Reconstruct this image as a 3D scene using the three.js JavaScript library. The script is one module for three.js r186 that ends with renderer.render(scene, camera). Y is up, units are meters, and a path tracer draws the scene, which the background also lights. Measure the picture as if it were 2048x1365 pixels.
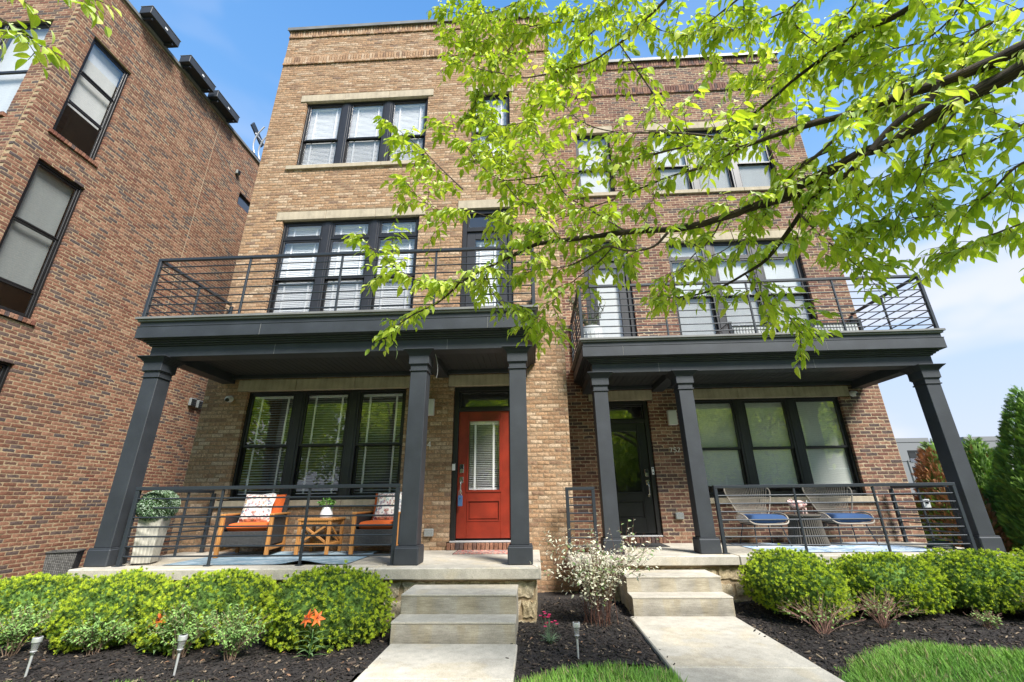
import * as THREE from 'three';
import { mergeGeometries, toCreasedNormals } from 'three/addons/utils/BufferGeometryUtils.js';
import { FontLoader } from 'three/addons/loaders/FontLoader.js';
import { TextGeometry } from 'three/addons/geometries/TextGeometry.js';

// ---------- camera, sky, sun, exposure ----------
const scene = new THREE.Scene();
const camera = new THREE.PerspectiveCamera(76.7, 1024 / 682, 0.05, 400);
camera.rotation.order = 'YXZ';
camera.position.set(0, 1.28, 7.411);
camera.rotation.set(THREE.MathUtils.degToRad(20.07), THREE.MathUtils.degToRad(2.626), THREE.MathUtils.degToRad(-0.657));
camera.updateMatrixWorld(); camera.updateProjectionMatrix();
const renderer = new THREE.WebGLRenderer({ antialias: true });
renderer.setSize(1024, 682);
renderer.toneMapping = THREE.LinearToneMapping;
renderer.toneMappingExposure = 2.0;
renderer.shadowMap.enabled = true;

const SUN_DIR = new THREE.Vector3(0.42, 0.74, 0.50).normalize();
const sun = new THREE.DirectionalLight(new THREE.Color(1.0, 0.965, 0.91), 4.6);
sun.name = 'sun_light';
sun.position.copy(SUN_DIR).multiplyScalar(40); sun.target.position.set(0, 0, 0);
sun.castShadow = true; sun.shadow.radius = 35; sun.shadow.mapSize.set(2048, 2048);
Object.assign(sun.shadow.camera, { left: -18, right: 18, top: 18, bottom: -18, near: 1, far: 90 });
scene.add(sun, sun.target);

// ---------- seeded noise ----------
function rng(seed) { let a = seed >>> 0; return () => { a = (a + 0x6D2B79F5) | 0; let t = Math.imul(a ^ (a >>> 15), 1 | a); t = (t + Math.imul(t ^ (t >>> 7), 61 | t)) ^ t; return ((t ^ (t >>> 14)) >>> 0) / 4294967296; }; }
const hash = (x, y, s = 0) => { let h = Math.imul(x, 374761393) + Math.imul(y, 668265263) + Math.imul(s, 1442695041); h = Math.imul(h ^ (h >>> 13), 1274126177); return ((h ^ (h >>> 16)) >>> 0) / 4294967296; };
const sm = t => t * t * (3 - 2 * t), lerp = (a, b, t) => a + (b - a) * t, clamp = (v, a = 0, b = 1) => Math.min(b, Math.max(a, v));
const sstep = (a, b, v) => sm(clamp((v - a) / (b - a)));
function vn(x, y, per = 4096, s = 0) { // tileable value noise
  const xi = Math.floor(x), yi = Math.floor(y), fx = sm(x - xi), fy = sm(y - yi), m = v => ((v % per) + per) % per;
  return lerp(lerp(hash(m(xi), m(yi), s), hash(m(xi + 1), m(yi), s), fx), lerp(hash(m(xi), m(yi + 1), s), hash(m(xi + 1), m(yi + 1), s), fx), fy);
}
function fbm(x, y, per = 4096, oct = 4, s = 0) { let a = 0.5, v = 0, n = 0; for (let o = 0; o < oct; o++) { v += a * vn(x, y, per, s + o); n += a; a *= 0.5; x *= 2; y *= 2; per *= 2; } return v / n; }

// ---------- sky: air and clouds ----------
{
  const W = 1024, H = 512, d = new Float32Array(W * H * 4);
  const stops = [[-90, .30, .32, .33], [-3, .42, .45, .48], [0, .57, .62, .72], [7, .49, .58, .73], [16, .39, .53, .75], [28, .26, .45, .74], [42, .145, .335, .67], [60, .095, .265, .60], [90, .08, .23, .54]];
  for (let j = 0; j < H; j++) {
    const el = ((j + .5) / H - .5) * 180; let k = 0; while (k < stops.length - 2 && stops[k + 1][0] < el) k++;
    const t = clamp((el - stops[k][0]) / (stops[k + 1][0] - stops[k][0]));
    for (let i = 0; i < W; i++) {
      const az = (i + .5) / W;
      let c = [1, 2, 3].map(q => lerp(stops[k][q], stops[k + 1][q], t));
      // broken veils of cloud all round, thicker towards the horizon
      const sx = az * 24, sy = el / 5.5;
      const n = fbm(sx + fbm(sx * .8, sy, 24, 3, 7) * 1.4, sy * 1.25, 24, 5, 3), band = sstep(46, 8, el) * .9 + .1;
      let cl = sstep(.50, .74, n) * band * (el > -2 ? 1 : 0);
      c = [lerp(c[0], .72, cl * .8), lerp(c[1], .71, cl * .8), lerp(c[2], .78, cl * .8)];
      const o = (j * W + i) * 4; d[o] = c[0] * .72; d[o + 1] = c[1] * .72; d[o + 2] = c[2] * .72; d[o + 3] = 1;
    }
  }
  const sky = new THREE.DataTexture(d, W, H, THREE.RGBAFormat, THREE.FloatType);
  sky.mapping = THREE.EquirectangularReflectionMapping; sky.magFilter = THREE.LinearFilter; sky.wrapS = THREE.RepeatWrapping; sky.needsUpdate = true;
  scene.background = sky; scene.environment = sky;
}

// ---------- building blocks ----------
const V = (x, y, z) => new THREE.Vector3(x, y, z);
const taken = new Map();
function numbered(n) { const k = taken.get(n) || 0; taken.set(n, k + 1); return k ? `${n}_${String(k).padStart(3, '0')}` : n; }
const baseOf = new Map();   // parts built in world coordinates are moved to their thing's base
function thing(name, label, category, pos = [0, 0, 0], turn = 0, group) {
  const o = new THREE.Group(); o.name = numbered(name); o.position.set(...pos); o.rotation.y = turn;
  o.userData = { label, category }; if (group) o.userData.group = group; scene.add(o); return o;
}
function worldThing(name, label, category, pos, group) { const o = thing(name, label, category, pos, 0, group); baseOf.set(o, pos); return o; }
function P(name, geo, mat, parent, extra) {   // one mesh: a part, or (parent = scene) a thing
  if (Array.isArray(geo)) geo = merge(geo);
  const b = baseOf.get(parent); if (b) geo.translate(-b[0], -b[1], -b[2]);
  const m = new THREE.Mesh(geo, mat); m.name = parent === scene ? numbered(name) : name; m.castShadow = m.receiveShadow = true;
  if (b) baseOf.set(m, b); if (extra) Object.assign(m.userData, extra); parent.add(m); return m;
}
function sub(name, parent) { const g = new THREE.Group(); g.name = name; const b = baseOf.get(parent); if (b) baseOf.set(g, b); parent.add(g); return g; }
function copyOf(src, label, pos, turn = 0, scl) { const c = src.clone(); c.name = numbered(src.name.replace(/_\d{3}$/, '')); c.userData = { ...src.userData, label }; c.position.set(...pos); c.rotation.y = turn; if (scl) c.scale.set(...scl); scene.add(c); return c; }
const struct = (name, geo, mat) => P(name, geo, mat, scene, { kind: 'structure' });
function merge(list) {
  list = list.flat(9).map(g => { const n = g.index ? g.toNonIndexed() : g; for (const k of Object.keys(n.attributes)) if (!['position', 'normal', 'uv'].includes(k)) n.deleteAttribute(k); if (!n.attributes.uv) n.setAttribute('uv', new THREE.BufferAttribute(new Float32Array(n.attributes.position.count * 2), 2)); n.morphAttributes = {}; return n; });
  return list.length === 1 ? list[0] : mergeGeometries(list, false);
}
function metreUV(g) { // box-projected uv in metres
  if (g.index) g = g.toNonIndexed();
  const p = g.attributes.position, uv = new Float32Array(p.count * 2), a = V(), b = V(), c = V(), n = V();
  for (let i = 0; i < p.count; i += 3) {
    a.fromBufferAttribute(p, i); b.fromBufferAttribute(p, i + 1); c.fromBufferAttribute(p, i + 2);
    n.copy(b).sub(a).cross(V().copy(c).sub(a)); const x = Math.abs(n.x), y = Math.abs(n.y), z = Math.abs(n.z);
    [a, b, c].forEach((q, k) => { const o = (i + k) * 2; if (y >= x && y >= z) { uv[o] = q.x; uv[o + 1] = q.z; } else if (x >= z) { uv[o] = q.z; uv[o + 1] = q.y; } else { uv[o] = q.x; uv[o + 1] = q.y; } });
  }
  g.setAttribute('uv', new THREE.BufferAttribute(uv, 2)); return g;
}
function fromTris(t) { const g = new THREE.BufferGeometry(); g.setAttribute('position', new THREE.BufferAttribute(new Float32Array(t), 3)); g.computeVertexNormals(); return metreUV(g); }
// box by its ranges, with chamfered edges
function rb(x0, x1, y0, y1, z0, z1, c = .004) {
  if (x0 > x1) [x0, x1] = [x1, x0]; if (y0 > y1) [y0, y1] = [y1, y0]; if (z0 > z1) [z0, z1] = [z1, z0];
  const m = [(x0 + x1) / 2, (y0 + y1) / 2, (z0 + z1) / 2], h = [(x1 - x0) / 2, (y1 - y0) / 2, (z1 - z0) / 2];
  c = Math.min(c, h[0] * .45, h[1] * .45, h[2] * .45);
  const t = [], pt = (ax, s) => [0, 1, 2].map(k => m[k] + s[k] * (k === ax ? h[k] : h[k] - c));
  const tri = (a, b, q) => { const u = [0, 1, 2].map(k => b[k] - a[k]), v = [0, 1, 2].map(k => q[k] - a[k]), n = [u[1] * v[2] - u[2] * v[1], u[2] * v[0] - u[0] * v[2], u[0] * v[1] - u[1] * v[0]];
    const o = [0, 1, 2].reduce((r, k) => r + n[k] * ((a[k] + b[k] + q[k]) / 3 - m[k]), 0); t.push(...a, ...(o < 0 ? q : b), ...(o < 0 ? b : q)); };
  const quad = (a, b, q, r) => { tri(a, b, q); tri(a, q, r); };
  for (let ax = 0; ax < 3; ax++) { const u = (ax + 1) % 3, v = (ax + 2) % 3;
    for (const s of [-1, 1]) { const S = (a, b) => { const r = [0, 0, 0]; r[ax] = s; r[u] = a; r[v] = b; return r; };
      quad(pt(ax, S(-1, -1)), pt(ax, S(1, -1)), pt(ax, S(1, 1)), pt(ax, S(-1, 1)));
      for (const b of [-1, 1]) quad(pt(ax, S(b, -1)), pt(u, S(b, -1)), pt(u, S(b, 1)), pt(ax, S(b, 1))); } }
  for (const a of [-1, 1]) for (const b of [-1, 1]) for (const q of [-1, 1]) tri(pt(0, [a, b, q]), pt(1, [a, b, q]), pt(2, [a, b, q]));
  return fromTris(t);
}
const cb = (w, h, d, x = 0, y = 0, z = 0, c) => rb(x - w / 2, x + w / 2, y - h / 2, y + h / 2, z - d / 2, z + d / 2, c);
function bar(a, b, w, d = w, c = .003, up = V(0, 1, 0)) { // square bar between two points
  const L = a.distanceTo(b), g = cb(w, L, d, 0, 0, 0, c), y = V().subVectors(b, a).normalize(); let z = V().crossVectors(V(1, 0, 0), y); if (z.lengthSq() < 1e-4) z = V(0, 0, 1); z.normalize(); const x = V().crossVectors(y, z);
  return g.applyMatrix4(new THREE.Matrix4().makeBasis(x, y, z).setPosition(V().addVectors(a, b).multiplyScalar(.5)));
}
function tube(pts, r0, r1 = r0, seg = 0, rad = 8, caps = true, knobs = 0) { // tapered round tube along points
  const cv = new THREE.CatmullRomCurve3(pts, false, 'centripetal'); seg = seg || Math.max(2, (pts.length - 1) * 4);
  const pos = [], nor = [], uv = [], idx = [], fr = cv.computeFrenetFrames(seg, false), L = cv.getLength();
  for (let i = 0; i <= seg; i++) { const t = i / seg, p = cv.getPointAt(t), r = typeof r0 === 'function' ? r0(t) : lerp(r0, r1, t);
    for (let j = 0; j <= rad; j++) { const a = j / rad * Math.PI * 2, n = V().addScaledVector(fr.normals[i], Math.cos(a)).addScaledVector(fr.binormals[i], Math.sin(a)), q = knobs ? r * (1 + knobs * (vn((j % rad) * 1.3 + 7, t * L * 22 + 3, 4096, 2) - .5) + knobs * .8 * (vn(3, t * L * 7 + 5, 4096, 6) - .5)) : r; pos.push(p.x + n.x * q, p.y + n.y * q, p.z + n.z * q); nor.push(n.x, n.y, n.z); uv.push(j / rad, t * L * 2); } }
  for (let i = 0; i < seg; i++) for (let j = 0; j < rad; j++) { const a = i * (rad + 1) + j, b = a + rad + 1; idx.push(a, a + 1, b, b, a + 1, b + 1); }
  if (caps) for (const e of [0, seg]) { const c = pos.length / 3, p = cv.getPointAt(e / seg), tg = cv.getTangentAt(e / seg).multiplyScalar(e ? 1 : -1); pos.push(p.x, p.y, p.z); nor.push(tg.x, tg.y, tg.z); uv.push(0, 0); for (let j = 0; j < rad; j++) { const a = e * (rad + 1) + j; e ? idx.push(c, a, a + 1) : idx.push(c, a + 1, a); } }
  const g = new THREE.BufferGeometry(); g.setAttribute('position', new THREE.Float32BufferAttribute(pos, 3)); g.setAttribute('normal', new THREE.Float32BufferAttribute(nor, 3)); g.setAttribute('uv', new THREE.Float32BufferAttribute(uv, 2)); g.setIndex(idx); return g;
}
function lathe(pts, x = 0, y = 0, z = 0, seg = 28) { return new THREE.LatheGeometry(pts.map(p => new THREE.Vector2(p[0], p[1])), seg).translate(x, y, z); }
function cyl(r0, r1, h, x, y, z, seg = 14) { return new THREE.CylinderGeometry(r1, r0, h, seg).translate(x, y + h / 2, z); }
function ball(r, x, y, z, sx = 1, sy = 1, sz = 1, w = 16, h = 12) { return new THREE.SphereGeometry(r, w, h).scale(sx, sy, sz).translate(x, y, z); }
function stuffCopies(name, geo, mat, mats, cols, parent) { // many copies of one shape, as one part
  const m = new THREE.InstancedMesh(geo, mat, mats.length); m.name = parent === scene ? numbered(name) : name;
  mats.forEach((x, i) => m.setMatrixAt(i, x)); if (cols) cols.forEach((c, i) => m.setColorAt(i, c));
  m.castShadow = m.receiveShadow = true; m.userData.kind = 'stuff'; parent.add(m); return m;
}
function pillowGeo(w, h, d, puff = .5, nx = 14) { // stuffed cushion lying in xy, thickness z
  const pos = [], uv = [], idx = [], N = nx + 1;
  for (const s of [1, -1]) for (let j = 0; j <= nx; j++) for (let i = 0; i <= nx; i++) { const u = i / nx * 2 - 1, v = j / nx * 2 - 1, e = Math.pow(Math.max(0, (1 - u * u * u * u) * (1 - v * v * v * v)), puff); const pin = 1 - .05 * (1 - Math.abs(u)) * Math.abs(v) * 1.2, pin2 = 1 - .05 * (1 - Math.abs(v)) * Math.abs(u) * 1.2; pos.push(u * w / 2 * pin2, v * h / 2 * pin, s * d / 2 * e); uv.push(i / nx, j / nx); }
  for (const k of [0, 1]) for (let j = 0; j < nx; j++) for (let i = 0; i < nx; i++) { const a = k * N * N + j * N + i, b = a + 1, c = a + N, q = c + 1; k ? idx.push(a, c, b, b, c, q) : idx.push(a, b, c, b, q, c); }
  const g = new THREE.BufferGeometry(); g.setAttribute('position', new THREE.Float32BufferAttribute(pos, 3)); g.setAttribute('uv', new THREE.Float32BufferAttribute(uv, 2)); g.setIndex(idx); g.computeVertexNormals(); return g;
}
const rot = (g, rx, ry = 0, rz = 0) => g.applyMatrix4(new THREE.Matrix4().makeRotationFromEuler(new THREE.Euler(rx, ry, rz)));
function inFrame(p, margin = 0) { const q = p.clone().project(camera); return q.z < 1 && Math.abs(q.x) < 1 + margin && Math.abs(q.y) < 1 + margin && p.clone().applyMatrix4(camera.matrixWorldInverse).z < 0; }
// ---------- textures ----------
function tex(n, fn, srgb = true, m = n) {
  const d = new Uint8Array(n * m * 4);
  for (let j = 0; j < m; j++) for (let i = 0; i < n; i++) { const c = fn(i / n, j / m, i, j), o = (j * n + i) * 4; for (let k = 0; k < 3; k++) d[o + k] = clamp(Array.isArray(c) ? c[k] : c) * 255; d[o + 3] = 255; }
  const t = new THREE.DataTexture(d, n, m); t.wrapS = t.wrapT = THREE.RepeatWrapping; t.magFilter = t.minFilter = THREE.LinearFilter; if (srgb) t.colorSpace = THREE.SRGBColorSpace; t.needsUpdate = true; return t;
}
const rep = (t, x, y = x) => { const c = t.clone(); c.repeat.set(x, y); c.needsUpdate = true; return c; };
const T = {};
T.brick = tex(512, (u, v) => { const a = fbm(u * 16, v * 16, 16, 4, 1), b = vn(u * 180, v * 180, 180, 9), c = fbm(u * 60, v * 60, 60, 3, 5); let s = .70 + .34 * (a - .5) + .22 * (c - .5) + .16 * (b - .5); if (b > .9) s -= .22; if (c > .70) s += .10; return [s + .10, s + .085, s + .07]; });
T.brickBump = tex(512, (u, v) => fbm(u * 40, v * 40, 40, 4, 11) * .7 + vn(u * 200, v * 200, 200, 4) * .3, false);
T.mortar = tex(256, (u, v) => { const s = .72 + .24 * (fbm(u * 20, v * 20, 20, 4, 2) - .5) + .14 * (vn(u * 120, v * 120, 120, 3) - .5); return [s, s * .985, s * .96]; });
T.fine = tex(512, (u, v) => fbm(u * 64, v * 64, 64, 3, 21), false);
T.coarse = tex(512, (u, v) => fbm(u * 10, v * 10, 10, 6, 22), false);
T.conc = tex(1024, (u, v) => { const a = fbm(u * 5, v * 5, 5, 5, 31), b = fbm(u * 34, v * 34, 34, 3, 32), c = vn(u * 420, v * 420, 420, 33), d = fbm(u * 9, v * 9, 9, 4, 36); let s = .79 + .20 * (a - .5) + .12 * (b - .5) + .11 * (c - .5); const w = sstep(.55, .75, d) * .05; if (hash(Math.floor(u * 512), Math.floor(v * 512), 5) > .9985) s -= .3; return [s + w * .3, s - .006, s - .022 - w * .6]; });
T.riser = tex(512, (u, v) => { const a = fbm(u * 6, v * 10, 6, 5, 41), b = vn(u * 20, v * 260, 20, 42), c = vn(u * 300, v * 300, 300, 43), d = fbm(u * 14, v * 5, 5, 4, 44); const s = .68 + .24 * (a - .5) + .10 * (b - .5) + .10 * (c - .5), w = sstep(.40, .70, d); return [s, s - .015 * w - .008, s - .05 * w - .025]; });
T.paint = tex(512, (u, v) => { const a = fbm(u * 6, v * 6, 6, 5, 51), b = vn(u * 200, v * 200, 200, 52); const s = .80 + .22 * (a - .5) + .06 * (b - .5); return s; });
T.stone = tex(512, (u, v) => { const a = fbm(u * 8, v * 8, 8, 5, 61), b = vn(u * 220, v * 220, 220, 62), st = fbm(u * 30, v * 3, 3, 4, 63); const s = .78 + .16 * (a - .5) + .09 * (b - .5) + .08 * (st - .5); return [s, s * .985, s * .95]; });
T.wood = tex(512, (u, v) => { const g = fbm(u * 40, v * 3, 3, 5, 71), r = Math.sin((u * 18 + fbm(u * 4, v * 2, 2, 3, 72) * 5) * 6.28) * .5 + .5; const s = .70 + .25 * (g - .5) + .10 * (r - .5); return [s + .06, s, s - .06]; });
T.oldwood = tex(512, (u, v) => { const g = fbm(u * 60, v * 4, 4, 5, 75), k = fbm(u * 8, v * 8, 8, 4, 76), d = fbm(u * 30, v * 6, 6, 4, 77); const s = .74 + .30 * (g - .5) + .2 * (k - .5) - sstep(.62, .8, d) * .22; return [s, s * .985, s * .95]; });
T.bark = tex(512, (u, v) => { const a = fbm(u * 18, v * 5, 5, 5, 81), b = vn(u * 90, v * 60, 30, 82); const s = .5 + .6 * (a - .5) + .2 * (b - .5); return [s, s * .93, s * .86]; });
T.mulch = tex(512, (u, v) => { const a = fbm(u * 70, v * 70, 70, 3, 91), b = vn(u * 160, v * 60, 20, 92); const s = .30 + .5 * (a - .5) + .25 * (b - .5); return [s + .02, s, s - .01]; });
T.lawn = tex(512, (u, v) => { const a = fbm(u * 60, v * 60, 60, 4, 95), b = fbm(u * 5, v * 5, 5, 3, 96); return [.30 + .3 * (a - .5) + .2 * (b - .5), .42 + .3 * (a - .5) + .1 * (b - .5), .12 + .1 * a]; });
T.weave = tex(256, (u, v) => { const cx = u * 24, cy = v * 24, i = Math.floor(cx), j = Math.floor(cy), fx = cx - i - .5, fy = cy - j - .5, over = (i + j) % 2; const e = over ? Math.abs(fy) : Math.abs(fx), l = over ? Math.abs(fx) : Math.abs(fy); const s = (.95 - 1.5 * e * e - .5 * l) * (.8 + .3 * hash(i % 24, j % 24, 3)); return s; });
T.weaveBump = tex(256, (u, v) => { const cx = u * 24, cy = v * 24, i = Math.floor(cx), j = Math.floor(cy), fx = cx - i - .5, fy = cy - j - .5, over = (i + j) % 2; const e = over ? Math.abs(fy) : Math.abs(fx), l = over ? Math.abs(fx) : Math.abs(fy); return 1 - 2.2 * e * e - 1.2 * l * l; }, false);
T.cloth = tex(256, (u, v) => { const i = Math.floor(u * 128), j = Math.floor(v * 128); return .82 + .12 * ((i + j) % 2) + .1 * (vn(u * 100, v * 100, 100, 7) - .5); });
T.rug = tex(512, (u, v) => { const a = fbm(u * 10, v * 26, 10, 5, 101), b = fbm(u * 40, v * 90, 40, 3, 102), c = fbm(u * 5, v * 5, 5, 4, 103); const t = sstep(.40, .62, a * .6 + b * .4), s = .9 + .2 * (c - .5); return [lerp(.58, .78, t) * s, lerp(.68, .82, t) * s, lerp(.74, .84, t) * s]; });
T.rug2 = tex(512, (u, v) => { const a = fbm(u * 9, v * 22, 9, 5, 111), b = fbm(u * 36, v * 80, 36, 3, 112); const t = sstep(.44, .56, a * .65 + b * .35); return [lerp(.86, .58, t), lerp(.88, .68, t), lerp(.90, .77, t)]; });
T.mat = tex(256, (u, v) => { const cols = [[.75, .70, .62], [.70, .28, .24], [.45, .52, .50], [.82, .55, .48], [.35, .34, .36]]; const n = fbm(u * 12, v * 9, 9, 2, 121), m = vn(u * 24, v * 16, 8, 122); return cols[Math.floor(clamp((n - .25) * 2 * .7 + m * .3, 0, .999) * 5)]; });
T.shade = tex(256, (u, v) => .88 + .08 * (vn(u * 128, v * 128, 128, 131) - .5) + .08 * (vn(u * 8, v * 128, 8, 132) - .5));
T.leafveins = tex(128, (u, v) => { const w = Math.abs(v - .5) * 2, mid = Math.exp(-w * w * 160), side = Math.pow(Math.abs(Math.sin((u * 9 - w * 2.2) * 3.14)), 14); const s = .90 + .08 * mid + .05 * side + .06 * vn(u * 30, v * 30, 30, 3); return [s, s, s * .95]; });
{ // paisley print for the pillows
  const cv = document.createElement('canvas'); cv.width = cv.height = 512; const x = cv.getContext('2d'), r = rng(5); x.fillStyle = '#ece7de'; x.fillRect(0, 0, 512, 512);
  const cols = ['#a8434a', '#3f6a8c', '#b8862f', '#6f4a74', '#c2654a', '#5a8f9a', '#8a2f3c'];
  for (let k = 0; k < 150; k++) { const px = r() * 512, py = r() * 512, s = 16 + r() * 26, a0 = r() * 6.28; x.strokeStyle = cols[Math.floor(r() * 7)]; x.lineWidth = 2 + r() * 1.6;
    for (const q of [1, .68, .38]) { x.beginPath(); for (let i = 0; i <= 40; i++) { const t = i / 40 * 5.6, rr = s * q * (1 - t * .11), X = px + Math.cos(a0 + t) * rr, Y = py + Math.sin(a0 + t) * rr; i ? x.lineTo(X, Y) : x.moveTo(X, Y); } x.stroke(); if (r() > .5) x.strokeStyle = cols[Math.floor(r() * 7)]; }
    x.fillStyle = cols[Math.floor(r() * 7)]; x.beginPath(); x.arc(px, py, 2.5 + r() * 3, 0, 6.3); x.fill(); }
  const t = new THREE.CanvasTexture(cv); t.colorSpace = THREE.SRGBColorSpace; T.paisley = t;
}
// ---------- materials ----------
const std = o => new THREE.MeshStandardMaterial(o), phy = o => new THREE.MeshPhysicalMaterial(o);
const lin = (r, g, b) => new THREE.Color().setRGB(r, g, b), hex = h => new THREE.Color(h);
const M = {
  conc: std({ color: hex('#e3dccf'), map: rep(T.conc, .45), bumpMap: rep(T.fine, 2.2), bumpScale: .0016, roughness: .92 }),
  riser: std({ color: hex('#e6dfd2'), map: rep(T.riser, .8), bumpMap: rep(T.fine, 3), bumpScale: .0018, roughness: .95 }),
  charcoal: std({ color: lin(.050, .057, .068), map: rep(T.paint, .9), bumpMap: rep(T.fine, 2), bumpScale: .0004, roughness: .58 }),
  trimlight: std({ color: lin(.30, .295, .28), map: rep(T.paint, .9), roughness: .5 }),
  ceiling: std({ color: lin(.030, .032, .034), roughness: .65 }),
  frame: std({ color: lin(.022, .021, .022), map: rep(T.paint, 1.2), roughness: .42 }),
  mull: std({ color: lin(.035, .035, .040), map: rep(T.paint, 1.2), roughness: .45 }),
  rail: std({ color: lin(.030, .036, .044), roughness: .42, metalness: .2 }),
  glass: phy({ color: lin(1, 1, 1), roughness: .015, transmission: 1, thickness: 0, ior: 2.3, specularIntensity: 1 }),
  blind: std({ color: lin(.86, .86, .85), roughness: .5 }),
  shade: phy({ color: lin(.86, .90, .84), map: rep(T.shade, 1.5), roughness: .95, transmission: .15, thickness: 0 }),
  shadeWhite: std({ color: lin(.78, .80, .78), map: rep(T.shade, 1.5), roughness: .95 }),
  shadeGrey: std({ color: lin(.34, .37, .36), map: rep(T.shade, 1.5), roughness: .95 }),
  interior: std({ color: lin(.34, .33, .31), roughness: .95 }),
  limestone: std({ color: hex('#dccfba'), map: rep(T.stone, .9), bumpMap: rep(T.fine, 3), bumpScale: .001, roughness: .9 }),
  mortarBuff: std({ color: hex('#bfa587'), map: rep(T.mortar, 2), bumpMap: rep(T.fine, 5), bumpScale: .002, roughness: .97 }),
  mortarRed: std({ color: hex('#f0dcbc'), map: rep(T.mortar, 2), bumpMap: rep(T.fine, 5), bumpScale: .002, roughness: .97 }),
  mortarPale: std({ color: hex('#e2caa6'), map: rep(T.mortar, 2), bumpMap: rep(T.fine, 5), bumpScale: .002, roughness: .97 }),
  redPaint: phy({ color: lin(.36, .036, .015), roughness: .38, map: rep(T.paint, 1.2) }),
  blackPaint: phy({ color: lin(.016, .017, .018), roughness: .32, map: rep(T.paint, 1.2) }),
  chrome: std({ color: lin(.62, .60, .57), roughness: .25, metalness: 1 }),
  steel: std({ color: lin(.66, .66, .66), roughness: .42, metalness: .55 }),
  black: std({ color: lin(.012, .012, .013), roughness: .4 }),
  white: std({ color: lin(.74, .74, .73), roughness: .5 }),
  lampWhite: phy({ color: lin(.74, .74, .72), roughness: .45, transmission: .2, thickness: 0 }),
  numerals: std({ color: lin(.74, .72, .66), roughness: .4 }),
  blueBox: std({ color: lin(.055, .13, .27), roughness: .6 }),
  teak: std({ color: hex('#e8ae66'), map: rep(T.wood, 2.2), roughness: .62 }),
  rattan: std({ color: lin(.085, .083, .083), map: rep(T.weave, 3.2), bumpMap: rep(T.weaveBump, 3.2), bumpScale: .004, roughness: .6 }),
  orange: std({ color: lin(.82, .155, .025), map: rep(T.cloth, 3), roughness: .9 }),
  blue: std({ color: lin(.028, .082, .215), map: rep(T.cloth, 3), roughness: .9 }),
  paisley: std({ map: T.paisley, color: lin(.95, .95, .95), roughness: .92 }),
  screen: phy({ color: lin(.80, .80, .80), roughness: .0, transmission: 1, thickness: 0, ior: 1.02 }),
  wicker: std({ color: lin(.33, .29, .24), roughness: .65 }),
  greyWicker: std({ color: lin(.20, .19, .175), map: rep(T.weave, 2), bumpMap: rep(T.weaveBump, 2), bumpScale: .006, roughness: .7 }),
  drum: std({ color: lin(.17, .155, .135), map: rep(T.oldwood, 3, 1), roughness: .85 }),
  rug: std({ map: rep(T.rug, .9, .9), color: lin(.82, .90, .95), roughness: 1 }),
  rug2: std({ map: rep(T.rug2, .9, .9), color: lin(.9, .95, 1), roughness: 1 }),
  rugBack: std({ color: lin(.02, .02, .02), roughness: 1 }),
  doormat: std({ map: rep(T.mat, 2), roughness: 1 }),
  darkmat: std({ color: lin(.030, .031, .033), bumpMap: rep(T.fine, 6), bumpScale: .004, roughness: 1 }),
  oldwood: std({ color: hex('#fbf8f0'), map: rep(T.oldwood, 1.6), roughness: .9 }),
  vase: phy({ color: lin(.80, .80, .80), roughness: .22 }),
  bark: std({ color: lin(.20, .165, .14), map: rep(T.bark, 2, 1), bumpMap: rep(T.bark, 2, 1), bumpScale: .008, roughness: .95 }),
  twig: std({ color: lin(.085, .062, .048), roughness: .9 }),
  mulch: std({ color: lin(.23, .20, .18), map: rep(T.mulch, .9), bumpMap: rep(T.mulch, .9), bumpScale: .03, roughness: 1 }),
  lawn: std({ color: lin(.8, .8, .7), map: rep(T.lawn, .6), bumpMap: rep(T.lawn, 2), bumpScale: .02, roughness: 1 }),
  asphalt: std({ color: lin(.055, .055, .056), roughness: .95 }),
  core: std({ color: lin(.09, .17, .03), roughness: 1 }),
  stucco: std({ color: lin(.20, .20, .21), roughness: .9, bumpMap: rep(T.fine, 1), bumpScale: .002 }),
  far: std({ color: lin(.30, .22, .17), roughness: .95, map: rep(T.coarse, .3) }),
  plastic: phy({ color: lin(.9, .9, .9), roughness: .15, transmission: .9, thickness: 0, ior: 1.45 }),
};
const leafMat = (c, tr = .38) => phy({ color: c, map: T.leafveins, roughness: .93, transmission: tr, thickness: 0, side: THREE.DoubleSide });
const greenMat = (c, tr = .25) => phy({ color: c, roughness: .95, transmission: tr, thickness: 0, side: THREE.DoubleSide });
// ---------- frames: (u along the wall, y up, n out of the wall) to world ----------
class Frame {
  constructor(U, N, o) { this.U = U; this.Y = V(0, 1, 0); this.N = N; this.o = o; this.m = new THREE.Matrix4().makeBasis(U, this.Y, N).setPosition(o); this.flip = this.m.determinant() < 0; }
  p(u, y, n) { return V(u, y, n).applyMatrix4(this.m); }
  g(geo) { if (geo.index) geo = geo.toNonIndexed(); geo.applyMatrix4(this.m); if (this.flip) { for (const k of Object.keys(geo.attributes)) { const a = geo.attributes[k], s = a.itemSize; for (let i = 0; i < a.count; i += 3) for (let q = 0; q < s; q++) { const x = a.array[(i + 1) * s + q]; a.array[(i + 1) * s + q] = a.array[(i + 2) * s + q]; a.array[(i + 2) * s + q] = x; } } } return geo; }
  b(u0, u1, y0, y1, n0, n1, c) { return this.g(rb(u0, u1, y0, y1, n0, n1, c)); }
}
const FL = new Frame(V(1, 0, 0), V(0, 0, 1), V(0, 0, 0));
const FR = new Frame(V(-1, 0, 0), V(0, 0, 1), V(.95, -.04, -1.31));
const FB = new Frame(V(0, 0, 1), V(1, 0, 0), V(-8.8, 0, 0));
const FF = new Frame(V(1, 0, 0), V(0, 0, 1), V(0, 0, 2.05));

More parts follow.
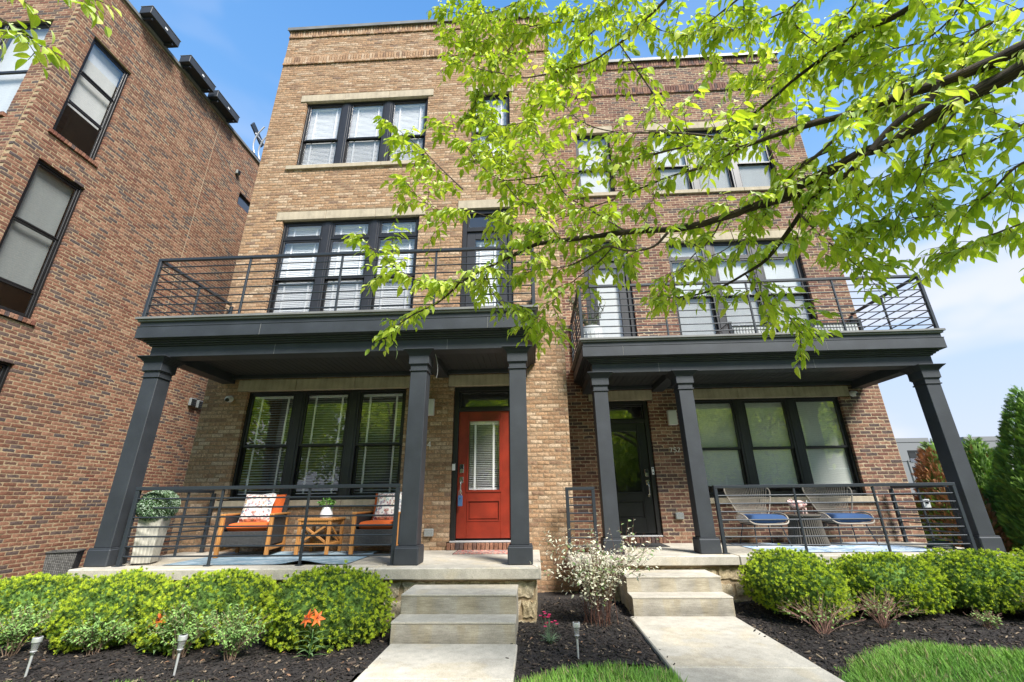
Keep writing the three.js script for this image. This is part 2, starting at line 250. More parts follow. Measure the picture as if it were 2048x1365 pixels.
// ---------- bricks ----------
const BL = .194, BH = .0577, PITCH = .0677;
function brickGeo(seed, amp, nx = 7, ny = 4) {
  const r = rng(seed), pos = [], idx = [], uv = [], ou = r() * 3, ov = r() * 3, d = .085;
  for (let j = 0; j < ny; j++) for (let i = 0; i < nx; i++) { const eu = i === 0 || i === nx - 1, ev = j === 0 || j === ny - 1; let z = eu || ev ? (amp > .004 ? -.003 : -.002) - r() * amp * .6 : (r() - .65) * amp;
    const x = (i / (nx - 1) - .5) * BL + (eu ? (i ? -1 : 1) * r() * amp * .5 : 0), y = (j / (ny - 1) - .5) * BH + (ev ? (j ? -1 : 1) * r() * amp * .4 : 0); pos.push(x, y, z); uv.push(x + ou, y + ov); }
  for (let j = 0; j < ny - 1; j++) for (let i = 0; i < nx - 1; i++) { const a = j * nx + i; idx.push(a, a + 1, a + nx, a + 1, a + nx + 1, a + nx); }
  let g = new THREE.BufferGeometry(); g.setAttribute('position', new THREE.Float32BufferAttribute(pos, 3)); g.setAttribute('uv', new THREE.Float32BufferAttribute(uv, 2)); g.setIndex(idx); g.computeVertexNormals();
  // sides run back from the rim into the mortar
  const rim = []; for (let i = 0; i < nx; i++) rim.push(i); for (let j = 1; j < ny; j++) rim.push(j * nx + nx - 1); for (let i = nx - 2; i >= 0; i--) rim.push((ny - 1) * nx + i); for (let j = ny - 2; j > 0; j--) rim.push(j * nx);
  const t = []; rim.forEach((a, k) => { const b = rim[(k + 1) % rim.length], A = pos.slice(a * 3, a * 3 + 3), B = pos.slice(b * 3, b * 3 + 3), A2 = [A[0], A[1], -d], B2 = [B[0], B[1], -d]; t.push(...A, ...A2, ...B, ...B, ...A2, ...B2); });
  return merge([g, fromTris(t)]);
}
const ROUGH = [1, 2, 3, 4, 5, 6].map(s => brickGeo(s, .0065)), SMOOTH = [11, 12, 13, 14, 15].map(s => brickGeo(s, .0028));
function palette(list, bump) { let w = 0; const t = list.reduce((a, l) => a + l[1], 0); return list.map(([c, k]) => { w += k / t; return { c: hex(c), w, m: std({ color: hex(c), map: rep(T.brick, 1.6), bumpMap: rep(T.brickBump, 3), bumpScale: bump, roughness: .93 }) }; }); }
const PAL = {
  buff: palette([['#d2b08e', 30], ['#c7a17d', 22], ['#dfc4a6', 15], ['#bb9674', 14], ['#a9886d', 9], ['#d4ab84', 8], ['#a08470', 4], ['#857268', 1.4]], .004),
  red: palette([['#9c7464', 24], ['#885f52', 20], ['#aa826c', 16], ['#785d55', 14], ['#6c5b58', 14], ['#b38c74', 5], ['#906555', 10]], .003),
  brown: palette([['#a2735c', 28], ['#916450', 22], ['#ad8068', 16], ['#816053', 13], ['#75625c', 9], ['#675a5a', 7], ['#b89078', 4], ['#8a5848', 9]], .003),
  block: palette([['#e6d8b8', 10], ['#dccba6', 8], ['#eee0c4', 6]], .006),
};
const pick = (pal, t) => pal.find(p => t <= p.w) || pal[pal.length - 1];
// a wall: mortar body with openings, its bricks laid course by course
function brickWall(F, parent, name, U0, U1, Y0, Y1, holes, o) {
  const cutsU = [U0, U1], cutsY = [Y0, Y1], e = .012;
  const hs = holes.map(h => ({ ...h })); hs.forEach(h => { cutsU.push(h.u0 - e, h.u1 + e); cutsY.push(h.y0 - e, h.y1 + e); });
  const us = [...new Set(cutsU.map(v => +clamp(v, U0, U1).toFixed(4)))].sort((a, b) => a - b), ys = [...new Set(cutsY.map(v => +clamp(v, Y0, Y1).toFixed(4)))].sort((a, b) => a - b);
  const body = [], solid = (u, y) => !hs.some(h => u > h.u0 - e && u < h.u1 + e && y > h.y0 - e && y < h.y1 + e);
  for (let j = 0; j < ys.length - 1; j++) { let s = null; for (let i = 0; i <= us.length - 1; i++) { const on = i < us.length - 1 && solid((us[i] + us[i + 1]) / 2, (ys[j] + ys[j + 1]) / 2); if (on && s === null) s = us[i]; if (!on && s !== null) { body.push(F.b(s, Math.min(us[i], o.bodyEnd ?? 99), ys[j], ys[j + 1], -.2, o.joint ?? -.0065, 0)); s = null; } } }
  const wall = P(name, body, o.mortar, parent), base = baseOf.get(parent), r = rng(o.seed || 1), list = [];
  const U = F.flip ? F.U.clone().negate() : F.U;
  const put = (u0, u1, y, h, proj, standing) => { const w = u1 - u0 - (o.gap ?? .0105); if (w < .02) return; const C = F.p((u0 + u1) / 2, y + h / 2 - .005, proj + (r() - .5) * o.jut); const len = standing ? (h - (o.gap ?? .0105)) / BL : w / BL, hh = standing ? w / BH : (h - (o.gap ?? .0105)) / BH;
    const X = standing ? V(0, 1, 0) : U.clone(), Yv = standing ? U.clone().negate() : V(0, 1, 0); list.push({ m: new THREE.Matrix4().makeBasis(X.multiplyScalar(len), Yv.multiplyScalar(hh), F.N).setPosition(C.x - base[0], C.y - base[1], C.z - base[2]), C, size: w * h, k: Math.floor(r() * o.geos.length), p: pick(o.pal, clamp((r() * .8 + .2 * fbm((u0 + 30) * .9, (y + 1) * 1.1, 64, 2, o.seed)) * 1.06 - .03, 0, .9999)) }); };
  const free = (y, h) => { let seg = [[U0, U1]]; for (const q of hs) if (q.y0 < y + h * .62 && q.y1 > y + h * .38) seg = seg.flatMap(([a, b]) => q.u1 <= a || q.u0 >= b ? [[a, b]] : [[a, q.u0], [q.u1, b]].filter(s => s[1] - s[0] > .02)); return seg; };
  let y = Y0, row = 0;
  while (y < Y1 - .02) { const bd = (o.bands || []).find(b => Math.abs(b.y - y) < PITCH * .5); const h = bd ? bd.h : Math.min(PITCH, (o.bands || []).reduce((m, b) => b.y > y + .01 ? Math.min(m, b.y - y) : m, 9), Y1 - y); const st = bd && bd.standing, L = st ? .0677 : bd && bd.header ? .1 : .2035;
    if (h > .03) for (const [a, b] of free(y, h)) { const off = st || bd ? 0 : (row % 2 ? L / 2 : 0) + (o.off || 0); let u = Math.floor((a - U0 - off) / L) * L + U0 + off; while (u < b - .004) { let lo = Math.max(u, a), hi = Math.min(u + L, b); if (hi - lo > .025) put(lo + (r() - .5) * .003 * (lo > a), hi, y, h, bd ? bd.proj : 0, st); u += L; } }
    y += h; row++; }
  for (const b of list) { const q = b.C.clone().project(camera), d = b.C.distanceTo(camera.position); b.score = Math.abs(q.x) < .99 && Math.abs(q.y) < .99 && q.z < 1 && !(o.hidden && o.hidden(b.C)) ? b.size * Math.abs(V().subVectors(camera.position, b.C).normalize().dot(F.N)) / (d * d) : 0; }
  list.sort((a, b) => b.score - a.score);
  list.slice(0, o.own ?? 300).forEach(b => { const m = new THREE.Mesh(o.geos[b.k], b.p.m); m.name = 'brick'; b.m.decompose(m.position, m.quaternion, m.scale); m.castShadow = m.receiveShadow = true; wall.add(m); });
  o.geos.forEach((g, k) => { const l = list.slice(o.own ?? 300).filter(b => b.k === k); if (l.length) stuffCopies('brickwork', g, o.white, l.map(b => b.m), l.map(b => b.p.c), wall); });
  return wall;
}
const whiteBrick = { rough: std({ color: lin(1, 1, 1), map: rep(T.brick, 1.6), bumpMap: rep(T.brickBump, 3), bumpScale: .004, roughness: .93 }), smooth: std({ color: lin(1, 1, 1), map: rep(T.brick, 1.6), bumpMap: rep(T.brickBump, 3), bumpScale: .003, roughness: .93 }) };

// ---------- windows ----------
function ring(F, u0, u1, y0, y1, n0, n1, s, bot = s) { return [F.b(u0, u0 + s, y0, y1, n0, n1), F.b(u1 - s, u1, y0, y1, n0, n1), F.b(u0 + s, u1 - s, y1 - s, y1, n0, n1), F.b(u0 + s, u1 - s, y0, y0 + bot, n0, n1)]; }
function paneGeo(F, u0, u1, y0, y1, n) { return F.g(fromTris([u0, y0, n, u1, y0, n, u1, y1, n, u0, y0, n, u1, y1, n, u0, y1, n])); }
function sash(w, F, u0, u1, y0, y1, n, s = .042, bot = s) { const sh = P('sash', ring(F, u0, u1, y0, y1, n - .035, n, s, bot), M.frame, w); P('pane', paneGeo(F, u0 + s - .004, u1 - s + .004, y0 + bot - .004, y1 - s + .004, n - .018), M.glass, w); return sh; }
function venetian(w, F, u0, u1, y0, y1, n, tilt, sp = .044) {
  const sl = [F.b(u0, u1, y1 - .055, y1, n - .03, n + .025)]; // head rail
  for (let y = y1 - .08, k = 0; y > y0 + .03; y -= sp, k++) { const g = rb(u0, u1, -.0012, .0012, -.024, .024, 0); g.applyMatrix4(new THREE.Matrix4().makeRotationX(tilt + (hash(k, Math.round(u0 * 99), 4) - .5) * .05)); g.translate(0, y + (hash(k, Math.round(u0 * 70), 8) - .5) * .003, n); sl.push(F.g(g)); }
  sl.push(F.b(u0, u1, y0, y0 + .02, n - .025, n + .025));
  P('blind', sl, M.blind, w, { kind: 'stuff' });
  for (const t of [.19, .81]) { const u = lerp(u0, u1, t); P('blind_tape', F.b(u - .017, u + .017, y0, y1 - .05, n + .027, n + .029, 0), M.blind, w); }
}
function stones(w, F, name, u0, u1, y0, y1, n0, n1, n) { for (let k = 0; k < n; k++) P(name, F.b(lerp(u0, u1, k / n) + (k ? .003 : 0), lerp(u0, u1, (k + 1) / n) - (k < n - 1 ? .003 : 0), y0, y1, n0, n1, .006), M.limestone, w); }
function tripleWindow(h, F, y0, y1, meet, o) {
  const w = sub('window', h); if (o.label) w.userData.label = o.label;
  const u = [[-5.14, -4.27], [-4.105, -3.265], [-3.10, -2.24]], n = -.075;
  P('frame', [...ring(F, -5.14, -2.24, y0, y1, -.17, n + .012, .035), ], M.frame, w);
  for (const [a, b] of [[-4.27, -4.105], [-3.265, -3.10]]) { P('mullion', [F.b(a - .012, b + .012, y0 + .035, y1 - .035, -.17, n + .004), F.b(a + .03, b - .03, y0 + .036, y1 - .036, n - .002, n + .014)], M.mull, w); }
  u.forEach(([a, b], k) => { const L = a + (k === 0 ? .037 : .014), R = b - (k === 2 ? .037 : .014); let top = y1 - .037;
    if (o.transom) { sash(w, F, L, R, o.transom + .03, top, n - .005, .05); P('transom_bar', F.b(L, R, o.transom - .03, o.transom + .028, -.15, n + .006), M.frame, w); top = o.transom - .032; }
    sash(w, F, L, R, meet - .018, top, n - .006); sash(w, F, L, R, y0 + .037, meet + .016, n - .045, .042, .06); if (o.screen) P('insect_screen', paneGeo(F, L + .01, R - .01, y0 + .04, meet - .02, n - .02), M.screen, w);
    o.dress(w, F, L + .012, R - .012, y0 + .05, y1 - .05, k); });
  if (o.lintel) stones(w, F, 'lintel_block', o.lintel[0], o.lintel[1], y1 + .004, y1 + .208, -.1, .012, 3);
  if (o.sill) stones(w, F, 'sill_block', -5.30, -2.11, y0 - .105, y0 - .004, -.12, .045, 3);
  return w;
}
function singleWindow(h, F, u0, u1, y0, y1, meet, o) {
  const w = sub('window', h), n = -.075; P('frame', ring(F, u0, u1, y0, y1, -.17, n + .012, .035), M.frame, w);
  sash(w, F, u0 + .037, u1 - .037, meet - .018, y1 - .037, n - .006); sash(w, F, u0 + .037, u1 - .037, y0 + .037, meet + .016, n - .045, .042, .06);
  o.dress(w, F, u0 + .05, u1 - .05, y0 + .05, y1 - .05, 0);
  stones(w, F, 'lintel_block', u0 - .1, u1 + .1, y1 + .004, y1 + .21, -.1, .012, 1); stones(w, F, 'sill_block', u0 - .1, u1 + .1, y0 - .105, y0 - .004, -.12, .045, 1); return w;
}
// ---------- doors ----------
function frontDoor(h, F, paint, blinds, label) {
  const d = sub('front_door', h); d.userData.label = label;
  P('door_frame', [F.b(-1.37, -1.285, .66, 3.155, -.17, -.045), F.b(-.395, -.31, .66, 3.155, -.17, -.045), F.b(-1.284, -.396, 3.08, 3.155, -.17, -.045), F.b(-1.284, -.396, 2.72, 2.78, -.17, -.05)], M.frame, d);
  P('transom_sash', ring(F, -1.284, -.396, 2.781, 3.079, -.12, -.08, .03), M.frame, d); P('pane', paneGeo(F, -1.256, -.424, 2.808, 3.052, -.10), M.glass, d);
  const L = -1.282, R = -.398, B = .69, Tp = 2.718, g = [-1.115, -.565, 1.40, 2.565], q = [-1.10, -.58, .95, 1.25];
  // leaf built round the glass opening and the sunk panel
  P('door_leaf', [F.b(L, g[0], B, Tp, -.12, -.075), F.b(g[1], R, B, Tp, -.12, -.075), F.b(g[0], g[1], g[3], Tp, -.12, -.0752), F.b(g[0], g[1], q[3], g[2], -.12, -.0752), F.b(g[0], g[1], B, q[2], -.12, -.0752), F.b(g[0], q[0], q[2], q[3], -.12, -.0752), F.b(q[1], g[1], q[2], q[3], -.12, -.0752), F.b(q[0], q[1], q[2], q[3], -.115, -.09)], paint, d);
  P('glazing_bead', ring(F, g[0] - .018, g[1] + .018, g[2] - .018, g[3] + .018, -.078, -.062, .034), paint, d);
  P('panel_moulding', [...ring(F, q[0] - .012, q[1] + .012, q[2] - .012, q[3] + .012, -.08, -.068, .02), F.b(q[0] + .03, q[1] - .03, q[2] + .03, q[3] - .03, -.092, -.079, .008)], paint, d);
  P('pane', paneGeo(F, g[0] + .012, g[1] - .012, g[2] + .012, g[3] - .012, -.080), M.glass, d);
  if (blinds) venetian(d, F, g[0] + .02, g[1] - .02, g[2] + .02, g[3] - .01, -.16, .25, .030);
  P('threshold', F.b(-1.37, -.31, .632, .659, -.17, .0, .006), M.steel, d);
  P('lock', [F.b(-1.245, -1.175, 1.69, 1.83, -.074, -.052, .012)], M.chrome, d); P('keypad', F.b(-1.236, -1.184, 1.755, 1.822, -.053, -.048, .004), M.black, d);
  P('handle', [F.b(-1.243, -1.180, 1.53, 1.63, -.074, -.054, .006), F.g(tube([V(-1.212, 1.56, -.055), V(-1.212, 1.545, -.012), V(-1.212, 1.45, -.004), V(-1.212, 1.36, -.012), V(-1.212, 1.335, -.06)], .011, .011, 16, 8)), F.b(-1.228, -1.196, 1.315, 1.36, -.074, -.062, .005)], M.chrome, d);
  const rl = rng(77); for (let k = 0, u = -1.40; u < -.29; k++, u += .0677) P('sill_brick', F.b(u, Math.min(u + .058, -.27), .532, .628, -.12, .05 + rl() * .004, .006), pick(paint === M.redPaint ? PAL.brown : PAL.red, rl()).m, d);
  return d;
}
function balconyDoor(h, F, dress) {
  const d = sub('balcony_door', h);
  P('door_frame', [F.b(-1.33, -1.24, 3.88, 6.935, -.17, -.05), F.b(-.40, -.31, 3.88, 6.935, -.17, -.05), F.b(-1.239, -.401, 6.84, 6.935, -.17, -.05), F.b(-1.239, -.401, 6.42, 6.50, -.17, -.052)], M.frame, d);
  sash(d, F, -1.238, -.402, 6.502, 6.838, -.085, .04);
  P('door_leaf', ring(F, -1.236, -.404, 3.90, 6.416, -.13, -.085, .17, .26), M.mull, d); P('pane', paneGeo(F, -1.07, -.57, 4.155, 6.25, -.108), M.glass, d);
  dress(d, F, -1.06, -.58, 4.17, 6.24, 0); stones(d, F, 'lintel_block', -1.43, -.22, 6.94, 7.145, -.1, .012, 1); return d;
}
// ---------- the two town houses ----------
function townHouse(F, base, o) {
  const h = worldThing('brick_house', o.label, 'house', base, 'brick town houses');
  const holes = [[-5.14, -2.24, 8.255, 10.165], [-5.29, -2.12, 10.165, 10.377], [-5.30, -2.11, 8.146, 8.255], [-1.20, -.34, 8.28, 10.165], [-1.30, -.24, 10.165, 10.379], [-1.30, -.24, 8.171, 8.28], [-5.14, -2.24, 4.33, 6.835], [-5.29, -2.12, 6.835, 7.047], [-1.33, -.31, 3.87, 6.94], [-1.43, -.22, 6.94, 7.15], [-5.14, -2.24, 1.295, 3.16], [-5.34, -2.10, 3.16, 3.372], [-5.30, -2.11, 1.185, 1.295], [-1.37, -.31, .63, 3.16], [-1.48, -.20, 3.16, 3.37], [-1.41, -.26, .50, .63]].map(a => ({ u0: a[0], u1: a[1], y0: a[2], y1: a[3] }));
  brickWall(F, h, 'front_wall', -5.95, o.end, -.16, 12.63, holes, { mortar: o.mortar, joint: o.joint, gap: o.gap, pal: o.pal, geos: o.geos, white: o.white, jut: o.jut, seed: o.seed, hidden: o.hidden, bands: [{ y: 11.41, h: .07, proj: .035, header: 1 }, { y: 11.48, h: .203, proj: .02, standing: 1 }, { y: 12.36, h: .07, proj: .03, header: 1 }, { y: 12.43, h: .2, proj: .015, standing: 1 }] });
  P('coping', [F.b(-6.0, o.end + .03, 12.632, 12.70, -.35, .06), F.b(-6.0, o.end + .03, 12.60, 12.70, .052, .066)], M.trimlight, h);
  // the rest of the shell, closed so that light enters by the windows alone
  P('side_wall', F.b(-5.95, -5.75, -.16, 12.62, -7.0, -.205, 0), o.pal[0].m, h); P('side_wall', F.b(o.end - .2, o.end, -.16, 12.62, -7.0, -.205, 0), o.pal[0].m, h); P('rear_wall', F.b(-5.74, o.end - .21, -.16, 12.62, -7.0, -6.8, 0), o.pal[0].m, h);
  P('roof', F.b(-5.74, o.end - .21, 11.9, 12.1, -6.79, -.21, 0), M.trimlight, h);
  for (const y of [.40, 3.62, 7.4]) P('floor', F.b(-5.74, o.end - .21, y, y + .15, -6.79, -.21, 0), M.interior, h);
  P('inner_wall', F.b(-5.74, o.end - .21, .56, 11.89, -2.2, -2.1, 0), M.interior, h);
  tripleWindow(h, F, 8.255, 10.16, 9.07, { lintel: [-5.29, -2.12], sill: 1, screen: 1, dress: o.dress3 }); singleWindow(h, F, -1.20, -.34, 8.28, 10.16, 9.07, { dress: o.dress3 });
  tripleWindow(h, F, 4.33, 6.83, 5.47, { lintel: [-5.29, -2.12], transom: 6.405, screen: 1, dress: o.dress2 }); balconyDoor(h, F, o.dress2);
  tripleWindow(h, F, 1.295, 3.155, 2.19, { lintel: [-5.34, -2.10], sill: 1, screen: F === FL, dress: o.dress1 });
  frontDoor(h, F, o.paint, o.doorBlind, o.doorLabel); stones(h, F, 'lintel_block', -1.48, -.20, 3.164, 3.366, -.1, .012, 1);
  return h;
}
const leftHouse = townHouse(FL, [-2.67, 0, 0], { label: 'tan buff brick three storey town house with the red front door', end: .615, mortar: M.mortarBuff, pal: PAL.buff, geos: ROUGH, white: whiteBrick.rough, jut: .006, seed: 3, paint: M.redPaint, doorBlind: true, doorLabel: 'red painted front door with blinds in its glass',
  dress1: (w, F, a, b, y0, y1) => venetian(w, F, a, b, y0, y1, -.19, .30), dress2: (w, F, a, b, y0, y1) => venetian(w, F, a, b, y0, y1, -.19, 1.22, .038), dress3: (w, F, a, b, y0, y1) => venetian(w, F, a, b, y0, y1, -.18, 1.3, .037),
  hidden: p => p.y > 3.3 && p.y < 4.6 });
const shadeDown = (m, gap) => (w, F, a, b, y0, y1) => P('roller_shade', [F.b(a, b, y0 + gap, y1 - .005, -.165, -.163, 0), F.b(a, b, y0 + gap - .012, y0 + gap + .012, -.172, -.156)], m, w);
const rightHouse = townHouse(FR, [3.7, 0, -1.31], { label: 'red brown brick three storey town house with the black front door', end: .32, mortar: M.mortarRed, joint: -.0042, gap: .0115, pal: PAL.red, geos: SMOOTH, white: whiteBrick.smooth, jut: .004, seed: 8, paint: M.blackPaint, doorBlind: false, doorLabel: 'black painted front door with clear glass',
  dress1: shadeDown(M.shade, .17), dress2: shadeDown(M.shadeWhite, .02), dress3: shadeDown(M.shadeWhite, .02), hidden: p => p.y > 3.3 && p.y < 4.6 });

// ---------- fittings on the walls ----------
const font = await new FontLoader().loadAsync('fonts/droid/droid_sans_regular.typeface.json');
function houseNumber(F, txt, u, y, flipU, label) { const p = F.p(u, y, 0), t = thing('house_number', label, 'house number', [p.x, p.y, p.z], 0, 'metal house numbers'); let x = 0; for (const ch of txt) { const g = new TextGeometry(ch, { font, size: .088, depth: .012, curveSegments: 6, bevelEnabled: false }); g.computeBoundingBox(); const w = g.boundingBox.max.x; const m = P("digit", g, M.numerals, t); m.position.set(x, 0, .014); P('standoff', cyl(.004, .004, .014, 0, 0, 0, 6).rotateX(Math.PI / 2).translate(x + w / 2, .044, 0), M.numerals, t); x += w + .012; } }
houseNumber(FL, '754', -1.945, 2.115, 0, 'pale metal house number partly behind the middle column of the tan house');
houseNumber(FR, '752', -1.675, 2.125, 1, 'pale metal house number reading 752 on red brown brick');
function wallLamp(F, u, y, label) { const p = F.p(u, y, 0), t = thing('wall_lamp', label, 'wall lamp', [p.x, p.y, p.z], 0, 'square wall lamps by the doors'); P('back_plate', cb(.14, .20, .02, 0, 0, .012), M.steel, t); P('lamp_shade', cb(.175, .27, .085, 0, 0, .066, .012), M.lampWhite, t); P('cap', cb(.18, .012, .09, 0, .141, .066), M.steel, t); }
wallLamp(FL, -1.79, 2.775, 'square white wall lamp beside the red door'); wallLamp(FR, -1.80, 2.775, 'square white wall lamp beside the black door');
function outlet(F, u, y, label) { const p = F.p(u, y, 0), t = thing('outlet_cover', label, 'outlet cover', [p.x, p.y, p.z], 0, 'weatherproof outlet covers'); P('box', cb(.15, .115, .05, 0, 0, .027, .014), M.shadeGrey, t); P('lid', cb(.135, .10, .03, 0, 0, .066, .014), M.plastic, t); }
outlet(FL, -1.695, .785, 'clear outlet cover low on tan brick beside the red door'); outlet(FR, -1.70, .985, 'clear outlet cover low on red brown brick beside the black door');
function dome(F, u, y, yaw, label) { const p = F.p(u, y, 0), t = thing('security_camera', label, 'security camera', [p.x, p.y, p.z], 0, 'white security cameras under the porches'); P('mount', cyl(.06, .055, .03, 0, 0, 0, 20).rotateX(Math.PI / 2), M.white, t); const e = P('eyeball', ball(.055, 0, 0, 0), M.white, t); e.position.set(0, -.012, .06); const l = P('lens', cyl(.034, .034, .012, 0, 0, 0, 16).rotateX(Math.PI / 2).translate(0, 0, .046), M.black, e); e.rotation.set(.5, yaw, 0); }
dome(FL, -5.44, 3.02, .3, 'white dome camera at the left end of the tan house porch'); dome(FR, -5.40, 3.20, .4, 'white dome camera at the right end of the red brown porch');
{ const p = FL.p(-1.345, 1.79, -.045), t = thing('doorbell', 'small white doorbell on the frame of the red door', 'doorbell', [p.x, p.y, p.z]); P('plate', cb(.055, .12, .02, 0, 0, .012, .006), M.white, t); P('camera_eye', cb(.05, .045, .006, 0, .065, .022, .004), M.black, t); }
{ const p = FR.p(-.352, 1.79, -.045), q = FR.p(-1.328, 1.79, -.045), t = thing('doorbell', 'small white doorbell on the frame of the black door', 'doorbell', [q.x, q.y, q.z]); P('plate', cb(.045, .14, .02, 0, 0, .012, .006), M.white, t); P('camera_eye', [cyl(.012, .012, .006, 0, 0, 0, 12).rotateX(Math.PI / 2).translate(0, .04, .022), cyl(.012, .012, .006, 0, 0, 0, 12).rotateX(Math.PI / 2).translate(0, -.03, .022)], M.black, t); }
{ const t = thing('key_lockbox', 'blue key lockbox hanging from the handle of the red door', 'lockbox', [-1.212, 1.17, .0]); P('body', cb(.075, .165, .04, 0, .0825, -.0, .008), M.blueBox, t); P('shackle', tube([V(-.022, .16, 0), V(-.022, .225, 0), V(0, .245, 0), V(.022, .225, 0), V(.022, .16, 0)], .005, .005, 18, 8), M.chrome, t); P('button', cyl(.008, .008, .008, 0, 0, 0, 10).rotateX(Math.PI / 2).translate(0, .12, .022), M.black, t); }
// ---------- porches ----------
function railing(name, label, cat, F, pts, yb, H, bars, o = {}) { // post and bar railing along a run of local points [u,n]
  const a = F.p(pts[0][0], yb, pts[0][1]), t = worldThing(name, label, cat, [a.x, a.y, a.z], o.group);
  for (let s = 0; s < pts.length - 1; s++) { const A = F.p(pts[s][0], yb, pts[s][1]), B = F.p(pts[s + 1][0], yb, pts[s + 1][1]), L = A.distanceTo(B), d = V().subVectors(B, A).normalize(), up = y => V(0, y, 0);
    const n = o.mid ? o.mid[s] : 0, ends = [0, 1].filter(e => s === 0 || e === 1), w = .044;
    for (const e of ends) { const p = e ? B : A; P('post', rb(p.x - .025, p.x + .025, p.y + .001, p.y + H - .046, p.z - .025, p.z + .025), M.rail, t); P('foot_plate', rb(p.x - .05, p.x + .05, p.y + .0005, p.y + .008, p.z - .05, p.z + .05, .002), M.rail, t); }
    for (let k = 1; k <= n; k++) { const p = A.clone().lerp(B, k / (n + 1)); P('baluster_post', rb(p.x - .015, p.x + .015, p.y + .001, p.y + H - .046, p.z - .015, p.z + .015), M.rail, t); P('foot_plate', rb(p.x - .04, p.x + .04, p.y + .0005, p.y + .008, p.z - .04, p.z + .04, .002), M.rail, t); }
    const x = Math.abs(d.x) > .5; P('top_rail', x ? rb(Math.min(A.x, B.x) - .026, Math.max(A.x, B.x) + .026, A.y + H - .045, A.y + H, A.z - .027, A.z + .027) : rb(A.x - .0262, A.x + .0262, A.y + H - .0452, A.y + H - .0003, Math.min(A.z, B.z) + .03, Math.max(A.z, B.z) - .03), M.rail, t);
    for (let k = 0; k < bars; k++) { const y = lerp(o.b0 ?? .11, H - .15, k / (bars - 1)); P('bar', tube([A.clone().add(up(y)), B.clone().add(up(y))],     .0105, .0105, 1, 8), M.rail, t); } }
  return t;
}
function porch(F, o) {
  const c = F.p(-2.86, 0, 1.2), h = worldThing('front_porch', o.label, 'porch', [c.x, 0, c.z], 'raised front porches');
  const b = (...a) => F.b(...a), sl = sub('slab', h), S = .53;
  P('slab_panel', b(-5.66, -1.90, S - .125, S, .0, 1.85, .012), M.conc, sl); P('slab_panel', b(-1.893, .05, S - .125, S, .0, 1.85, .012), M.conc, sl); if (F === FR) { P('slab_panel', b(.054, .49, S - .125, S, 1.33, 1.85, .012), M.conc, sl); }
  // split faced foundation blocks
  const fw = sub('foundation', h), r = rng(o.seed); P('mortar', b(-5.58, -.02, -.2, S - .127, .3, 1.765, 0), M.mortarPale, fw);
  const blocks = brickGeo(o.seed + 20, .03, 9, 6);
  for (let row = 0; row < 3; row++) { const y0 = S - .132 - (row + 1) * .197; for (let u = -5.58 - (row % 2) * .2; u < -.03; u += .4) { const a = Math.max(u + .005, -5.58), e = Math.min(u + .395, -.02); if (e - a < .06) continue; const g = blocks.clone(); g.scale((e - a) / BL, .187 / BH, 1); g.translate((a + e) / 2, y0 + .095, 1.79); P('block', metreUV(F.g(g)), pick(PAL.block, r()).m, fw); }
    for (const side of [0, 1]) for (let n = 1.76; n > .1; n -= .4) { const g = brickGeo(o.seed + 31 + row, .025, 8, 5); const e = Math.max(n - .395, .02), f2 = new Frame(side ? V(0, 0, -1) : V(0, 0, 1), V(side ? 1 : -1, 0, 0), V(side ? -.005 : -5.595, 0, 0)); g.scale((n - e - .006) / BL, .187 / BH, 1); g.translate(0, y0 + .095, 0); g.applyMatrix4(new THREE.Matrix4().makeBasis(V(0, 0, side ? -1 : 1), V(0, 1, 0), V(side ? 1 : -1, 0, 0)).setPosition(side ? -.005 : -5.595, 0, (n + e) / 2)); P('block', metreUV(F.g(g)), pick(PAL.block, r()).m, fw); } }
  // columns
  for (const [k, u] of [-5.525, -1.59, -.195].entries()) { const n = 1.505, col = sub('column', h), sq = (w, y0, y1, c2) => b(u - w / 2, u + w / 2, y0, y1, n - w / 2, n + w / 2, c2);
    P('plinth', [sq(.305, S, S + .20, .012), sq(.285, S + .20, S + .215, .007)], M.charcoal, col); P('shaft', sq(.23, S + .215, 2.985, .006), M.charcoal, col);
    P('neck_moulding', [sq(.262, 2.985, 3.005, .008)], M.charcoal, col); P('neck', sq(.236, 3.005, 3.07, .004), M.charcoal, col); P('collar', [sq(.256, 3.07, 3.085, .006), sq(.284, 3.085, 3.21, .004)], M.charcoal, col);
    P('capital', [sq(.30, 3.21, 3.226, .005), sq(.325, 3.226, 3.242, .006), sq(.35, 3.242, 3.258, .006), sq(.38, 3.258, 3.272, .006), sq(.41, 3.272, 3.284, .004), sq(.432, 3.284, 3.296, .004)], M.charcoal, col); }
  // entablature
  const en = sub('entablature', h), xs = [-5.64, -.08];
  P('front_beam', b(xs[0], xs[1], 3.297, 3.46, 1.39, 1.62), M.charcoal, en); for (const u of [-3.75, -1.2]) P('caulk_line', b(u - .003, u + .003, 3.30, 3.458, 1.6195, 1.6212, 0), M.trimlight, en); for (const u of [-3.92, -.6]) P('caulk_line', b(u - .003, u + .003, 3.55, 3.72, 1.7795, 1.7812, 0), M.trimlight, en); P('side_beam', b(xs[0], xs[0] + .23, 3.298, 3.459, .015, 1.388), M.charcoal, en); P('side_beam', b(xs[1] - .23, xs[1], 3.298, 3.459, .015, 1.388), M.charcoal, en); P('cross_beam', b(-1.70, -1.48, 3.32, 3.44, .015, 1.388), M.charcoal, en);
  P('wall_board', b(xs[0] + .232, xs[1] - .232, 3.375, 3.44, .015, .09), M.charcoal, en);
  for (let i = 0, u = xs[0] + .24; u < xs[1] - .25; i++, u += .105) P('ceiling_board', b(u + .002, Math.min(u + .103, xs[1] - .24), 3.442, 3.458, .02, 1.385, .003), M.ceiling, en);
